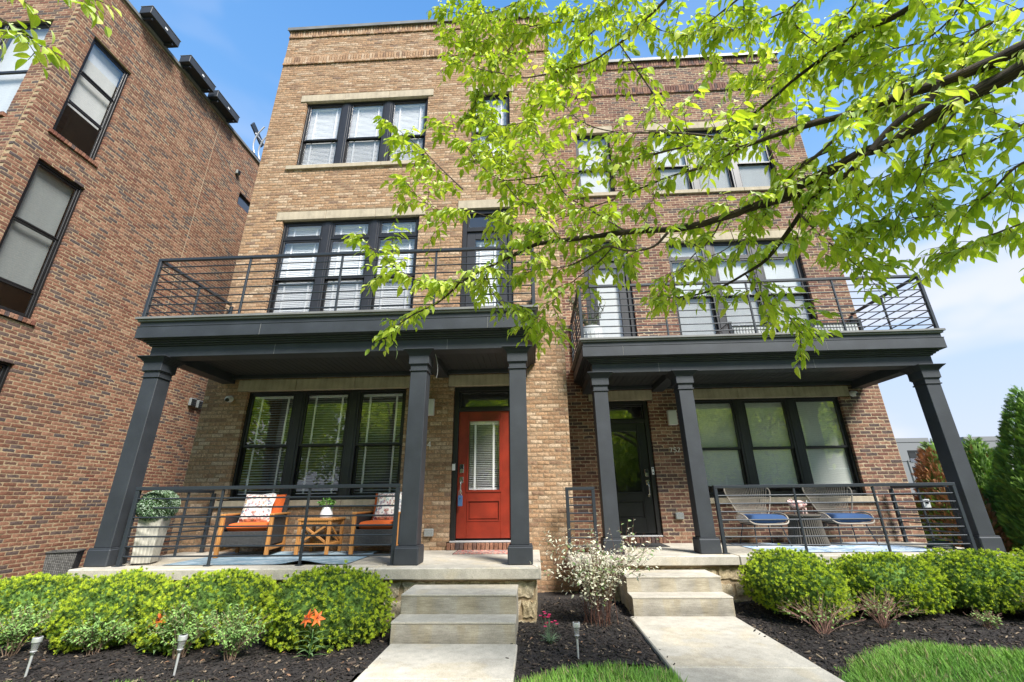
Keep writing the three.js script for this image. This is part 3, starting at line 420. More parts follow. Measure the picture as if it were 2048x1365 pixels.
  const stack = (name, d, y0, y1, m) => { // a moulding that runs round three sides
    P(name, [b(xs[0] - d, xs[1] + d, y0, y1, 1.60, 1.62 + d), b(xs[0] - d, xs[0] + .02, y0, y1, .015, 1.598), b(xs[1] - .02, xs[1] + d, y0, y1, .015, 1.598)], m, en); };
  stack('bed_moulding', .025, 3.462, 3.485, M.charcoal); stack('bed_moulding', .055, 3.486, 3.51, M.charcoal); stack('bed_moulding', .085, 3.511, 3.535, M.charcoal); stack('soffit', .135, 3.536, 3.556, M.charcoal);
  // fascia boards butt with a visible joint
  for (const [a, e] of [[xs[0] - .16, -3.922], [-3.918, -.602], [-.598, xs[1] + .16]]) P('fascia', b(a, e, 3.545, 3.722, 1.757, 1.78), M.charcoal, en);
  P('fascia', b(xs[0] - .16, xs[0] - .137, 3.545, 3.722, .015, 1.755), M.charcoal, en); P('fascia', b(xs[1] + .137, xs[1] + .16, 3.545, 3.722, .015, 1.755), M.charcoal, en);
  stack('frieze_band', .145, 3.724, 3.80, M.charcoal); stack('drip_edge', .166, 3.720, 3.729, M.charcoal); stack('drip_edge', .175, 3.801, 3.83, M.trimlight); stack('gutter_edge', .20, 3.831, 3.868, M.trimlight);
  P('balcony_deck', b(xs[0] + .022, xs[1] - .022, 3.80, 3.862, .015, 1.597), M.trimlight, en);
  return h;
}
const leftPorch = porch(FL, { label: 'dark columned porch and balcony on the tan brick house', seed: 5 });
const rightPorch = porch(FR, { label: 'dark columned porch and balcony on the red brown brick house', seed: 9 });
// steps and walks
function steps(F, u0, u1, label) { const c = F.p((u0 + u1) / 2, 0, 2.3), t = worldThing('concrete_steps', label, 'steps', [c.x, c.y, c.z], 'poured concrete steps'), r = .1767, S = .53;
  for (const [z0, z1, y] of [[1.80, 2.35, S - r], [2.352, 2.65, S - 2 * r]]) { P('tread', F.b(u0, u1, y - .022, y, z0, z1, .012), M.conc, t); P('riser', F.b(u0 + .004, u1 - .004, -.15, y - .0225, z0, z1 - .004, .004), M.riser, t); } }
steps(FL, -1.42, -.215, 'two grey concrete steps leading up to the red door'); steps(FR, -1.41, -.20, 'two grey concrete steps leading up to the black door');
function walk(F, u0, u1, label) { const joints = [2.646, 3.49, 5.0, 6.5, 8.0]; for (let k = 0; k < 4; k++) { const q = struct('walk', [F.b(u0, u1, -.12, 0, joints[k] + (k ? .004 : 0), joints[k + 1] - .004, .010)], M.conc); q.userData.label = label; } }
walk(FL, -1.41, -.20, 'concrete walk'); { const F2 = new Frame(V(-1, 0, 0), V(0, 0, 1), V(.86, -.04, -1.21)); const j = [2.665, 4.30, 5.9, 7.4, 9.2]; for (let k = 0; k < 4; k++) struct('walk', [F2.b(-1.44, -.22, -.12, 0, j[k] + (k ? .004 : 0), j[k + 1] - .004, .010)], M.conc); }
// railings
railing('porch_railing', 'dark metal railing in front of the orange cushioned chairs', 'railing', FL, [[-5.255, 1.60], [-1.765, 1.60]], .531, .945, 7, { mid: [2], group: 'porch railings' });
railing('porch_railing', 'short dark railing beside the topiary at the left porch end', 'railing', FL, [[-5.30, 1.2], [-5.30, .10]], .531, .93, 7, { mid: [1], group: 'porch railings' });
railing('porch_railing', 'dark metal railing in front of the blue cushioned chairs', 'railing', FR, [[-5.28, 1.62], [-1.80, 1.62]], .531, .945, 7, { mid: [2], group: 'porch railings' });
railing('porch_railing', 'dark side railing at the right end of the red brown porch', 'railing', FR, [[-5.52, 1.25], [-5.52, .10]], .531, .93, 7, { mid: [1], group: 'porch railings' });
railing('porch_railing', 'narrow upright dark railing panel next to the black door', 'railing', FR, [[.45, 1.60], [.05, 1.60]], .531, .945, 7, { group: 'porch railings' });
railing('balcony_railing', 'dark horizontal bar railing round the tan house balcony', 'railing', FL, [[-5.80, .03], [-5.80, 1.72], [.06, 1.72], [.06, .03]], 3.869, 1.03, 7, { mid: [1, 3, 1], group: 'balcony railings', b0: .10 });
railing('balcony_railing', 'dark horizontal bar railing round the red brown house balcony', 'railing', FR, [[-5.80, .03], [-5.80, 1.72], [.06, 1.72], [.06, .03]], 3.869, 1.03, 7, { mid: [1, 3, 1], group: 'balcony railings', b0: .10 });

// ---------- left neighbour ----------
{
  const h = worldThing('brick_building', 'brown brick neighbour building with tall dark windows at the left edge', 'building', [-11, 0, -2]);
  const holesS = [[.80, 1.64, 7.83, 10.34], [.80, 1.64, 4.34, 7.17], [.80, 1.64, 1.5, 3.53], [.76, 1.68, 7.742, 7.83], [.76, 1.68, 4.242, 4.34], [-4.1, -3.05, 9.80, 10.23], [-1.724, -1.712, 0, 11.7]].map(a => ({ u0: a[0], u1: a[1], y0: a[2], y1: a[3] }));
  brickWall(FB, h, 'side_wall', -6.2, 2.05, -.2, 11.74, holesS.slice(0, 6), { mortar: M.mortarPale, pal: PAL.brown, geos: SMOOTH, white: whiteBrick.smooth, jut: .004, seed: 21, joint: -.0040, gap: .0125, bodyEnd: 2.036, hidden: p => p.z < -.3 && p.y < 7 });
  brickWall(FF, h, 'front_wall', -13, -8.892, -.2, 11.74, [[-11.2, -9.23, 7.83, 10.27], [-11.2, -9.23, 4.3, 7.17], [-11.24, -9.19, 7.74, 7.83]].map(a => ({ u0: a[0], u1: a[1], y0: a[2], y1: a[3] })), { mortar: M.mortarPale, pal: PAL.brown, geos: SMOOTH, white: whiteBrick.smooth, jut: .004, seed: 22, joint: -.0040, gap: .0125, own: 120 });
  P('movement_joint', FB.b(-1.725, -1.713, 0, 11.7, -.008, .0015, 0), M.mortarRed, h);
  P('coping', [FB.b(-6.2, 2.09, 11.742, 11.82, -.3, .05), FF.b(-13, -9.11, 11.742, 11.82, -.3, .05)], M.trimlight, h);
  P('rear_wall', rb(-13, -9.01, -.2, 11.7, -6.4, -6.21, 0), PAL.brown[0].m, h); P('far_wall', rb(-13.2, -13.01, -.2, 11.7, -6.4, 1.84, 0), PAL.brown[0].m, h); P('roof', rb(-13, -9.01, 11.2, 11.4, -6.2, 1.84, 0), M.trimlight, h); for (const y of [.2, 3.75, 7.3]) P('floor', rb(-13, -9.01, y, y + .15, -6.2, 1.84, 0), M.interior, h); P('inner_wall', rb(-10.6, -10.5, .36, 11.19, -6.2, .3, 0), M.interior, h);
  const win = (F, a, b, y0, y1, r1, r2, shadeTo, m) => { const w = sub('window', h); P('frame', ring(F, a, b, y0, y1, -.15, -.045, .04), M.frame, w);
    const ys = [y0 + .042, ...(r2 ? [r2] : []), ...(r1 ? [r1] : []), y1 - .042]; for (let k = 0; k < ys.length - 1; k++) sash(w, F, a + .042, b - .042, ys[k] + (k ? .004 : 0), ys[k + 1] - .004, -.06 - (k % 2) * .012, .034);
    if (shadeTo) P('roller_shade', F.b(a + .05, b - .05, shadeTo, y1 - .05, -.175, -.172, 0), m, w); return w; };
  win(FB, .80, 1.64, 7.83, 10.34, 9.43, 8.67, 8.65, M.shadeWhite); win(FB, .80, 1.64, 4.34, 7.17, 5.95, 4.84, 4.86, M.shadeGrey); win(FB, .80, 1.64, 1.5, 3.53, 2.6, null, 2.0, M.shadeGrey); win(FB, -4.1, -3.05, 9.80, 10.23, null, null, null);
  win(FF, -11.2, -10.25, 7.83, 10.27, 8.95, null, 8.0, M.shadeWhite); win(FF, -10.24, -9.23, 7.83, 10.27, 8.95, null, 8.0, M.shadeWhite); win(FF, -11.2, -9.23, 4.3, 7.17, 5.5, null, 4.6, M.shadeGrey);
  const r = rng(6); for (const [y, a, b] of [[7.744, .76, 1.68], [4.244, .76, 1.68]]) for (let z = a; z < b - .03; z += .0677) P('sill_brick', FB.b(z, z + .058, y, y + .084, -.1, .035 + r() * .004, .005), pick(PAL.brown, r()).m, h);
  for (let x = -11.24; x < -9.22; x += .0677) P('sill_brick', FF.b(x, x + .058, 7.744, 7.828, -.1, .035 + r() * .004, .005), pick(PAL.brown, r()).m, h);
}
for (const [z, y, lab] of [[-3.15, 3.70, 'louvred wall vent on brown brick, the nearer of a low pair'], [-3.41, 3.69, 'louvred wall vent on brown brick, the farther of a low pair'], [-2.73, 10.69, 'small wall vent high on brown brick under the roof edge']]) {
  const t = thing('wall_vent', lab, 'vent', [-8.79, y, z], 0, 'wall vents'), s = y > 9 ? .7 : 1; P('hood', rb(.0, .07, -.10 * s, .10 * s, -.09 * s, .09 * s, .01), M.shadeGrey, t); for (let k = 0; k < 4; k++) P('louvre', rb(.071, .082, (-.08 + k * .045) * s, (-.055 + k * .045) * s, -.08 * s, .08 * s, .002), M.black, t); }
for (const [z0, z1, w] of [[.30, 1.13, 'nearest'], [-.96, -.05, 'middle'], [-1.98, -1.07, 'farthest']]) {
  const t = thing('roof_planter', `dark grey metal box planter on the brown roof edge, ${w} of three`, 'planter', [-8.74, 11.79, (z0 + z1) / 2], 0, 'roof edge planters'), L = (z1 - z0) / 2;
  P('trough', [rb(-.04, .24, .05, .26, -L, L, .008)], M.charcoal, t); P('rim', [rb(-.05, .25, .26, .275, -L - .01, L + .01)], M.trimlight, t); P('bracket', rb(-.08, .2, -.02, .049, -L + .1, -L + .14), M.rail, t); P('bracket', rb(-.08, .2, -.02, .049, L - .14, L - .1), M.rail, t); P('label_plate', rb(.2405, .246, .11, .16, -.05, .02, .001), M.white, t); }
{ const t = thing('roof_umbrella', 'closed blue patio umbrella above the brown roof edge', 'umbrella', [-9.25, 11.4, -.85]); P('pole', cyl(.02, .02, 1.2, 0, 0, 0), M.rail, t); P('canopy', lathe([[.0, 1.35], [.06, 1.3], [.13, 1.05], [.16, .8], [.10, .55], [.02, .52]]), M.blue, t); }
{ const t = thing('roof_fixture', 'grey curved metal frame standing on the far brown roof edge', 'metal fixture', [-8.85, 11.82, -3.2]); for (const s of [0, .28]) { const p = []; for (let k = 0; k <= 10; k++) { const a = -.5 + k * .2; p.push(V(.35 - Math.cos(a) * .35, .1 + k * .09, s * 1 + Math.sin(a) * .12 - .25)); } P('curved_leg', tube(p, .025, .025, 20, 8), M.steel, t); } P('panel', bar(V(.05, .65, -.3), V(.05, .95, .35), .05, .22), M.rail, t); P('crossbar', bar(V(.06, .75, -.35), V(.06, .75, .15), .04), M.steel, t); P('foot', rb(-.05, .1, 0, .03, -.4, .15), M.rail, t); }
// ---------- grey block far behind ----------
{
  const z = -65, h = worldThing('grey_building', 'distant grey modern block with dark windows beyond the evergreens', 'building', [60, 0, z]);
  const box = (n, x0, x1, y0, y1, d0 = 0, m = M.stucco, c = .02) => P(n, rb(x0, x1, y0, y1, z - 12 + (n === 'wall' ? 0 : 12), z + d0, c), m, h);
  box('wall', 56, 62.3, 0, 9.6); box('wall', 62.35, 67.6, 0, 8.75, -.4); box('wall', 67.65, 72.8, 0, 9.65); box('wall', 72.9, 76, 0, 9.1, -2, M.shadeWhite);
  for (const y of [8.9, 6.0]) for (const [a, b] of [[56, 62.3], [67.65, 72.8]]) P('parapet_line', rb(a, b, y, y + .06, z + .0, z + .04, .01), M.frame, h);
  for (const [x0, x1, y0, y1] of [[58.5, 62.0, 5.9, 7.7], [58.5, 60.6, 3.3, 5.25], [62.6, 65.5, 5.6, 7.3], [70.7, 72.2, 6.2, 7.75], [68.3, 69.8, 3.4, 5.2]]) { const w = sub('window', h), zz = x0 > 62.3 && x0 < 67 ? z - .4 : z; P('recess', rb(x0, x1, y0, y1, zz + .004, zz + .03, .004), M.black, w); P('pane', rb(x0 + .1, x1 - .1, y0 + .1, y1 - .45, zz + .032, zz + .05, 0), M.mull, w); for (let k = 1; k < 3; k++) P('mullion', rb(lerp(x0, x1, k / 3) - .04, lerp(x0, x1, k / 3) + .04, y0, y1 - .3, zz + .051, zz + .09, .005), M.trimlight, w); P('balustrade', rb(x0, x1, y0, y0 + .55, zz + .1, zz + .12, 0), M.glass, w); }
  P('downpipe', cyl(.06, .06, 6.2, 58.1, 0, z + .1, 8), M.trimlight, h);
}
// ---------- left porch furniture ----------
const SL = .531, SR = .491;
function rugThing(label, x0, x1, z0, z1, y, mat, curlAt) {
  const t = thing('porch_rug', label, 'rug', [(x0 + x1) / 2, y, (z0 + z1) / 2]), nx = 60, nz = 30, pos = [], uv = [], idx = [], w = x1 - x0, d = z1 - z0;
  for (let j = 0; j <= nz; j++) for (let i = 0; i <= nx; i++) { const x = (i / nx - .5) * w, z = (j / nz - .5) * d; let h = .006; if (curlAt) { const e = sstep(d / 2 - .22, d / 2, z); h += e * .045 * Math.exp(-Math.pow((x - curlAt) / .20, 2)); h += sstep(w / 2 - .3, w / 2, x) * .02 * Math.exp(-Math.pow((z + .4) / .3, 2)); } pos.push(x, h + vn(x * 3 + 9, z * 3 + 9) * .003, z); uv.push(x * .7 + 2, z * .7 + 2); }
  for (let j = 0; j < nz; j++) for (let i = 0; i < nx; i++) { const a = j * (nx + 1) + i, c = a + nx + 1; idx.push(a, c, a + 1, a + 1, c, c + 1); }
  const g = new THREE.BufferGeometry(); g.setAttribute('position', new THREE.Float32BufferAttribute(pos, 3)); g.setAttribute('uv', new THREE.Float32BufferAttribute(uv, 2)); g.setIndex(idx); g.computeVertexNormals();
  P('pile', g, mat, t); const b = g.clone(); b.translate(0, -.004, 0); P('backing', b, M.rugBack, t); return t;
}
rugThing('pale blue rug with a curled edge under the orange cushioned chairs', -4.72, -2.36, .12, 1.56, SL, M.rug, .62);
rugThing('white and blue patterned rug under the blue cushioned chairs', 3.40, 5.90, -1.17, .24, SR, M.rug2);
{ const t = thing('doormat', 'multicoloured flowered doormat in front of the red door', 'doormat', [-.80, SL, .34]); P('pile', cb(.80, .010, .46, 0, .0055, 0, .003), M.doormat, t); P('binding', [rb(-.41, -.401, 0, .011, -.235, .235, .002), rb(.401, .41, 0, .011, -.235, .235, .002)], M.darkmat, t); }
{ const t = thing('doormat', 'plain dark doormat in front of the black door', 'doormat', [1.80, SR, -.95]); P('pile', cb(.86, .010, .55, 0, .0055, 0, .003), M.darkmat, t); P('edge', [rb(-.44, -.431, 0, .008, -.28, .28, .002), rb(.431, .44, 0, .008, -.28, .28, .002)], M.black, t); }
function armchair(label, pos, turn) {
  const t = thing('rattan_armchair', label, 'armchair', pos, turn, 'rattan armchairs with orange cushions'), W = .33, Dp = .33;
  for (const s of [-1, 1]) { P('leg', bar(V(s * W, 0, Dp), V(s * W, .545, Dp), .05, .05), M.teak, t); P('leg', bar(V(s * W, 0, -Dp - .03), V(s * W, .53, -Dp + .02), .045, .05), M.teak, t); P('armrest', cb(.065, .028, .74, s * W, .558, -.01, .008), M.teak, t); P('side_panel', cb(.022, .40, .60, s * (W - .012), .345, -.01), M.rattan, t); P('lower_rail', cb(.04, .045, .62, s * W, .10, -.01), M.teak, t); }
  P('front_panel', cb(.60, .20, .022, 0, .235, Dp - .005), M.rattan, t); P('seat_deck', cb(.60, .03, .60, 0, .315, -.02), M.rattan, t);
  P('back_panel', rot(cb(.62, .56, .03, 0, 0, 0, .012), -.22).translate(0, .56, -.34), M.rattan, t);
  P('seat_cushion', rot(pillowGeo(.60, .60, .13, .22, 16), -Math.PI / 2).translate(0, .385, 0), M.orange, t); P('back_cushion', rot(pillowGeo(.58, .50, .15, .3, 16), -.24).translate(0, .60, -.22), M.orange, t);
  return t;
}
armchair('dark rattan armchair with orange cushions on the left of the teak table', [-4.24, SL + .010, .52], .20); armchair('dark rattan armchair with orange cushions on the right of the teak table', [-2.34, SL + .010, .30], -.06);
function pillow(label, pos, turn) { const t = thing('throw_pillow', label, 'pillow', pos, turn, 'paisley throw pillows'); P('cover', rot(pillowGeo(.44, .42, .13, .35, 16), -.30).translate(0, .205, 0), M.paisley, t); P('piping', rot(tube([V(-.215, -.205, 0), V(0, -.195, 0), V(.215, -.205, 0), V(.205, 0, 0), V(.215, .205, 0), V(0, .195, 0), V(-.215, .205, 0)], .005, .005, 40, 6), -.30).translate(0, .205, 0), M.white, t); }
pillow('paisley throw pillow on the left orange armchair', [-4.27, SL + .45, .50], .16); pillow('paisley throw pillow on the right orange armchair', [-2.30, SL + .45, .24], -.05);
{ const t = thing('side_table', 'square teak side table with crossed side braces', 'side table', [-3.27, SL + .010, .40]); const w = .225;
  for (let k = 0; k < 5; k++) P('slat', cb(.52, .03, .096, 0, .475, -.208 + k * .104, .005), M.teak, t);
  for (const x of [-1, 1]) for (const z of [-1, 1]) P('leg', cb(.045, .46, .045, x * w, .23, z * w), M.teak, t);
  for (const s of [-1, 1]) { P('stretcher', cb(.405, .04, .025, 0, .13, s * w), M.teak, t); P('stretcher', cb(.025, .04, .405, s * w, .13, 0), M.teak, t); P('apron', cb(.405, .05, .025, 0, .435, s * w), M.teak, t); P('cross_brace', bar(V(-w + .02, .15, s * w + .003), V(w - .02, .41, s * w + .003), .03, .018), M.teak, t); P('cross_brace', bar(V(w - .02, .15, s * w - .016), V(-w + .02, .41, s * w - .016), .03, .018), M.teak, t); P('cross_brace', bar(V(s * w, .15, -w + .02), V(s * w, .41, w - .02), .02, .03), M.teak, t); } }
function leafBlade(L, W, fold = .25, droop = .25, n = 4) { // a pointed leaf along +x, upper face +z
  const t = [], uv = [], w = s => W / 2 * Math.pow(Math.sin(Math.PI * Math.pow(s, .72)), .9) * (s > .75 ? 1 - (s - .75) * 1.4 : 1), at = (s, q) => [s * L, q * w(s), -droop * L * s * s + Math.abs(q) * w(s) * fold];
  for (let i = 0; i < n; i++) for (const q of [1, -1]) { const a = i / n, b = (i + 1) / n, A = at(a, 0), B = at(b, 0), C2 = at(b, q), D = at(a, q), U = (s, q2) => [s, .5 + q2 * .5 * w(s) / (W / 2)];
    const add = (...v) => v.forEach(([p, u]) => { t.push(...p); uv.push(...u); }); const pa = [A, U(a, 0)], pb = [B, U(b, 0)], pc = [C2, U(b, q)], pd = [D, U(a, q)];
    if (q > 0) { if (i < n - 1) add(pa, pb, pc); if (i === n - 1) add(pa, pb, pd); else if (i) add(pa, pc, pd); } else { if (i < n - 1) add(pa, pc, pb); if (i === n - 1) add(pa, pd, pb); else if (i) add(pa, pd, pc); } }
  const g = new THREE.BufferGeometry(); g.setAttribute('position', new THREE.Float32BufferAttribute(t, 3)); g.setAttribute('uv', new THREE.Float32BufferAttribute(uv, 2)); g.computeVertexNormals(); return g;
}
const dirMat = (pos, dir, up, s) => { const x = dir.clone().normalize(); let z = up.clone().addScaledVector(x, -up.dot(x)); if (z.lengthSq() < 1e-5) z = V(x.y, -x.x, .3); z.normalize(); const y = V().crossVectors(z, x); return new THREE.Matrix4().makeBasis(x.multiplyScalar(s), y.multiplyScalar(s), z.multiplyScalar(s)).setPosition(pos); };
const rdir = r => { const a = r() * 6.283, z = r() * 2 - 1, q = Math.sqrt(1 - z * z); return V(q * Math.cos(a), z, q * Math.sin(a)); };
{ const t = thing('potted_plant', 'small green plant in a white vase on the teak table', 'potted plant', [-3.22, SL + .5005, .40]), r = rng(12);
  P('vase', lathe([[0, 0], [.088, .0], [.096, .015], [.092, .06], [.075, .12], [.062, .155], [.056, .155], [.058, .13], [.0, .125]]), M.vase, t);
  const lf = leafBlade(.04, .022, .3, .3, 3), ms = [], cs = [], st = []; for (let k = 0; k < 24; k++) { const d = rdir(r); d.y = Math.abs(d.y) + .35; d.normalize(); const e = V(0, .14, 0).addScaledVector(d, .11 + r() * .05); st.push(tube([V(0, .13, 0), V(d.x * .04, .17, d.z * .04), e], .0018, .001, 4, 4)); for (let q = 0; q < 9; q++) { const o = rdir(r); ms.push(dirMat(e.clone().addScaledVector(d, -.05 * r()), o.addScaledVector(d, .6), V(0, 1, 0).add(rdir(r).multiplyScalar(.5)), .8 + r() * .5)); cs.push(lin(.10 + r() * .08, .26 + r() * .14, .04 + r() * .02)); } }
  P('stem', st, M.twig, t, { kind: 'stuff' }); stuffCopies('foliage', lf, greenMat(lin(1, 1, 1)), ms, cs, t); }
{ const t = thing('topiary', 'round boxwood topiary ball in a tall whitewashed wood planter', 'topiary', [-5.10, SL, 1.40], .30), r = rng(14);
  const taper = (y0, y1, a, b, th) => { const w = y => lerp(a, b, (y - 0) / .56); const g = cb(1, 1, 1, 0, 0, 0, .0); return g; };
  const side = []; for (const k of [0, 1, 2, 3]) { const g = []; for (let p = 0; p < 1; p++) { const f0 = -1, f1 = 1, q = (y, f, o) => { const w = lerp(.105, .132, y / .56) - o; return V(f * w, y, w); }; const v = [q(.02, f0, 0), q(.02, f1, 0), q(.56, f1, 0), q(.56, f0, 0)], i2 = [q(.02, f0, .018), q(.02, f1, .018), q(.56, f1, .018), q(.56, f0, .018)], tr = []; const Q = (a, b, c, d) => [a, b, c, a, c, d].forEach(z => tr.push(z.x, z.y, z.z)); Q(v[0], v[1], v[2], v[3]); Q(i2[1], i2[0], i2[3], i2[2]); Q(v[3], v[2], i2[2], i2[3]); Q(v[1], v[0], i2[0], i2[1]); Q(v[0], v[3], i2[3], i2[0]); Q(v[2], v[1], i2[1], i2[2]); const gg = fromTris(tr); gg.rotateY(k * Math.PI / 2); P('planter_side', gg, M.oldwood, t); } }
  P('base', cb(.20, .02, .20, 0, .011, 0), M.black, t); P('soil', cb(.22, .02, .22, 0, .53, 0), M.mulch, t);
  const c = V(0, .70, 0), ms = [], cs = [], lf = leafBlade(.026, .017, .3, .2, 3); P('ball_core', ball(.205, 0, .70, 0, 1, .92, 1), M.core, t);
  for (let k = 0; k < 9000; k++) { const d = rdir(r); const p = c.clone().addScaledVector(d,   .212 + r() * .02).sub(V(0, d.y * .02, 0)); ms.push(dirMat(p, d.clone().add(rdir(r).multiplyScalar(.9)), V(0, 1, 0).add(d), .55 + r() * .45)); const v = .8 + r() * .5; cs.push(r() < .45 ? lin(.36 * v, .45 * v, .33 * v) : lin(.09 * v, .17 * v, .07 * v)); }
  stuffCopies('foliage', lf, greenMat(lin(1, 1, 1), .15), ms, cs, t); }
// woven basket by the neighbour wall
{ const t = thing('woven_basket', 'grey woven square planter standing by the brown brick wall', 'planter', [-6.83, -.05, .80], .55); const w = [.125, .165], H = .68;
  for (let k = 0; k < 4; k++) { const tr = [], q = (y, f, o) => { const ww = lerp(w[0], w[1], y / H) - o; return V(f * ww, y, ww); }; const v = [q(0, -1, 0), q(0, 1, 0), q(H, 1, 0), q(H, -1, 0)], i2 = [q(0, -1, .02), q(0, 1, .02), q(H, 1, .02), q(H, -1, .02)]; const Q = (a, b, c, d) => [a, b, c, a, c, d].forEach(z => tr.push(z.x, z.y, z.z)); Q(...v); Q(i2[1], i2[0], i2[3], i2[2]); Q(v[3], v[2], i2[2], i2[3]); const g = fromTris(tr); g.rotateY(k * Math.PI / 2); P('woven_side', g, M.greyWicker, t); }
  for (let k = 0; k < 4; k++) P('rim_band', tube([V(-w[1], H, w[1]), V(w[1], H, w[1])], .014, .014, 2, 8).rotateY(k * Math.PI / 2), M.greyWicker, t); P('bottom', cb(.23, .02, .23, 0, .015, 0), M.black, t); }

// ---------- right porch furniture ----------
function wickerChair() {
  const t = thing('wicker_chair', 'round backed wicker chair with a blue cushion, left of the drum table', 'chair', [3.86, SR + .008, -.80], .06, 'wicker chairs with blue cushions');
  const loop = (pts, n = 80) => tube([...pts, pts[0]], .012, .012, n, 8, false);
  // back shell: broad rounded top tapering to a waist, leaning back; the seat loop curls up into low arms
  const half = [[0, .395], [.13, .40], [.23, .44], [.29, .53], [.35, .67], [.40, .81], [.405, .88], [.36, .935], [.26, .95], [.13, .935], [0, .925]], lean = (x, y) => V(x, y, -.19 - (y - .39) * .42 + x * x * .7);
  const back = [...half.map(p => lean(p[0], p[1])), ...half.slice(1, -1).reverse().map(p => lean(-p[0], p[1]))];
  P('back_loop', loop(back, 110), M.wicker, t);
  const sh = [[0, .335, .33], [.16, .335, .325], [.27, .345, .30], [.325, .385, .26], [.35, .45, .19], [.355, .485, .08], [.35, .49, -.06], [.31, .47, -.16], [.24, .43, -.22], [0, .40, -.26]], seat = [...sh.map(p => V(...p)), ...sh.slice(1, -1).reverse().map(p => V(-p[0], p[1], p[2]))];
  P('seat_loop', loop(seat, 110), M.wicker, t);
  const at = (tbl, x) => { for (let k = 0; k < tbl.length - 1; k++) if ((tbl[k][0] - x) * (tbl[k + 1][0] - x) <= 0) return lerp(tbl[k][1], tbl[k + 1][1], (x - tbl[k][0]) / (tbl[k + 1][0] - tbl[k][0] || 1)); return tbl[0][1]; };
  for (let k = -12; k <= 12; k++) { const f = k / 12.6, xt = f * .40, xb = f * .22, yt = at(half.slice(6), Math.abs(xt)), yb = at(half.slice(0, 3), Math.abs(xb)); const mid = lean(lerp(xb, xt, .55), lerp(yb, yt, .5)); mid.z -= .035; P('back_rod', tube([lean(xb, yb), mid, lean(xt, yt)], .0058, .0058, 8, 6), M.wicker, t); }
  for (let k = -9; k <= 9; k++) { const x = k / 9.8 * .32, zf = .33 - x * x * .5; P('seat_rod', tube([V(x, .34 + Math.max(0, Math.abs(x) - .25) * .5, zf - .005), V(x * .95, .33, 0), V(x * .8, .37, -.22), V(x * .72, .405, -.25)], .0055, .0055, 10, 6), M.wicker, t); }
  for (const s of [-1, 1]) for (let k = 0; k < 8; k++) { const z = .17 - k * .045; P('arm_rod', tube([V(s * .352, .48, z), V(s * .33, .40, z), V(s * .27, .345, z)], .005, .005, 6, 6), M.wicker, t); }
  for (const y of [.55, .74]) { const p = []; for (let k = -6; k <= 6; k++) { const x = k / 6 * (y > .6 ? .37 : .29), q = lean(x, y); q.z -= .034; p.push(q); } P('back_band', tube(p, .009, .009, 24, 6), M.wicker, t); }
  P('cushion', rot(pillowGeo(.60, .56, .14, .22, 16), -Math.PI / 2).translate(0, .415, .02), M.blue, t);
  P('under_frame', [tube([V(-.26, .325, .2), V(.26, .325, .2)], .009, .009, 2, 8), tube([V(-.26, .325, -.2), V(.26, .325, -.2)], .009, .009, 2, 8), tube([V(-.26, .325, .2), V(-.26, .325, -.2)], .009, .009, 2, 8), tube([V(.26, .325, .2), V(.26, .325, -.2)], .009, .009, 2, 8)], M.rail, t);
  for (const x of [-1, 1]) for (const z of [-1, 1]) P('leg', tube([V(x * .22, .325, z * .19), V(x * .285, 0, z * .27)], .011, .009, 2, 8), M.rail, t);
  return t;
}
const wc = wickerChair(); copyOf(wc, 'round backed wicker chair with a blue cushion, right of the drum table', [5.26, SR + .008, -.83], -.04);
{ const t = thing('drum_table', 'grey ribbed drum side table between the wicker chairs', 'side table', [4.58, SR + .008, -.80]), r = rng(31); const N = 46;
  for (let k = 0; k < N; k++) { const a = k / N * 6.2832, c = Math.cos(a), s = Math.sin(a); P('stave', tube([V(c * .29, 0, s * .29), V(c * .245, .22, s * .245), V(c * .235, .44, s * .235)], .017, .014, 3, 6), M.drum, t); }
  P('liner', cyl(.27, .215, .42, 0, .01, 0, 24), M.black, t); P('table_top', lathe([[0, .44], [.25, .44], [.262, .452], [.262, .464], [.25, .474], [0, .474]]), M.drum, t); P('rim', tube(Array.from({ length: 17 }, (_, k) => V(Math.cos(k / 16 * 6.2832) * .26, .458, Math.sin(k / 16 * 6.2832) * .26)), .012, .012, 48, 6, false), M.drum, t); }
{ // small pig shaped planter
  const t = thing('pig_planter', 'small pink and white pig shaped planter on the drum table', 'planter', [4.54, SR + .486, -.78], .15);
  const body = tube([V(-.20, .20, 0), V(-.155, .185, 0), V(-.10, .155, 0), V(0, .15, 0), V(.10, .155, 0), V(.145, .15, 0)], q => [.022, .032, .058, .074, .078, .07, .045, .012][Math.min(7, Math.floor(q * 7.99))] * .5 + .5 * lerp(.022, .07, Math.sin(q * 3.1)), 0, 28, 16);
  const g = [body]; for (const x of [-.065, .075]) for (const z of [-.04, .04]) g.push(cyl(.018, .024, .10, x, 0, z, 10)); for (const z of [-1, 1]) g.push(rot(new THREE.ConeGeometry(.018, .05, 8), .3 * z, 0, .5).translate(-.135, .235, z * .025));
  P('body', g, std({ color: lin(.92, .74, .72), map: T.paisley, roughness: .5 }), t); P('tail', tube([V(.14, .16, 0), V(.165, .18, .012), V(.16, .20, 0), V(.175, .215, -.008)], .006, .004, 10, 6), M.white, t);
  P('wire', tube([V(-.05, .21, 0), V(-.06, .30, .01), V(-.02, .34, 0)], .003, .002, 8, 5), M.rail, t); }
{ const t = thing('garden_hose', 'dark coiled hose at the right end of the red brown porch', 'hose', [6.12, SR, -.10]); const p = []; for (let k = 0; k <= 60; k++) { const a = k / 60 * 6.2832 * 3; p.push(V(Math.cos(a) * (.17 - k * .0006), .016 + k * .0014, Math.sin(a) * (.14 - k * .0005))); } P('coil', tube(p, .014, .014, 150, 7), std({ color: lin(.02, .04, .03), roughness: .5 }), t); P('nozzle', cyl(.018, .012, .09, .15, .09, .08), M.black, t); }
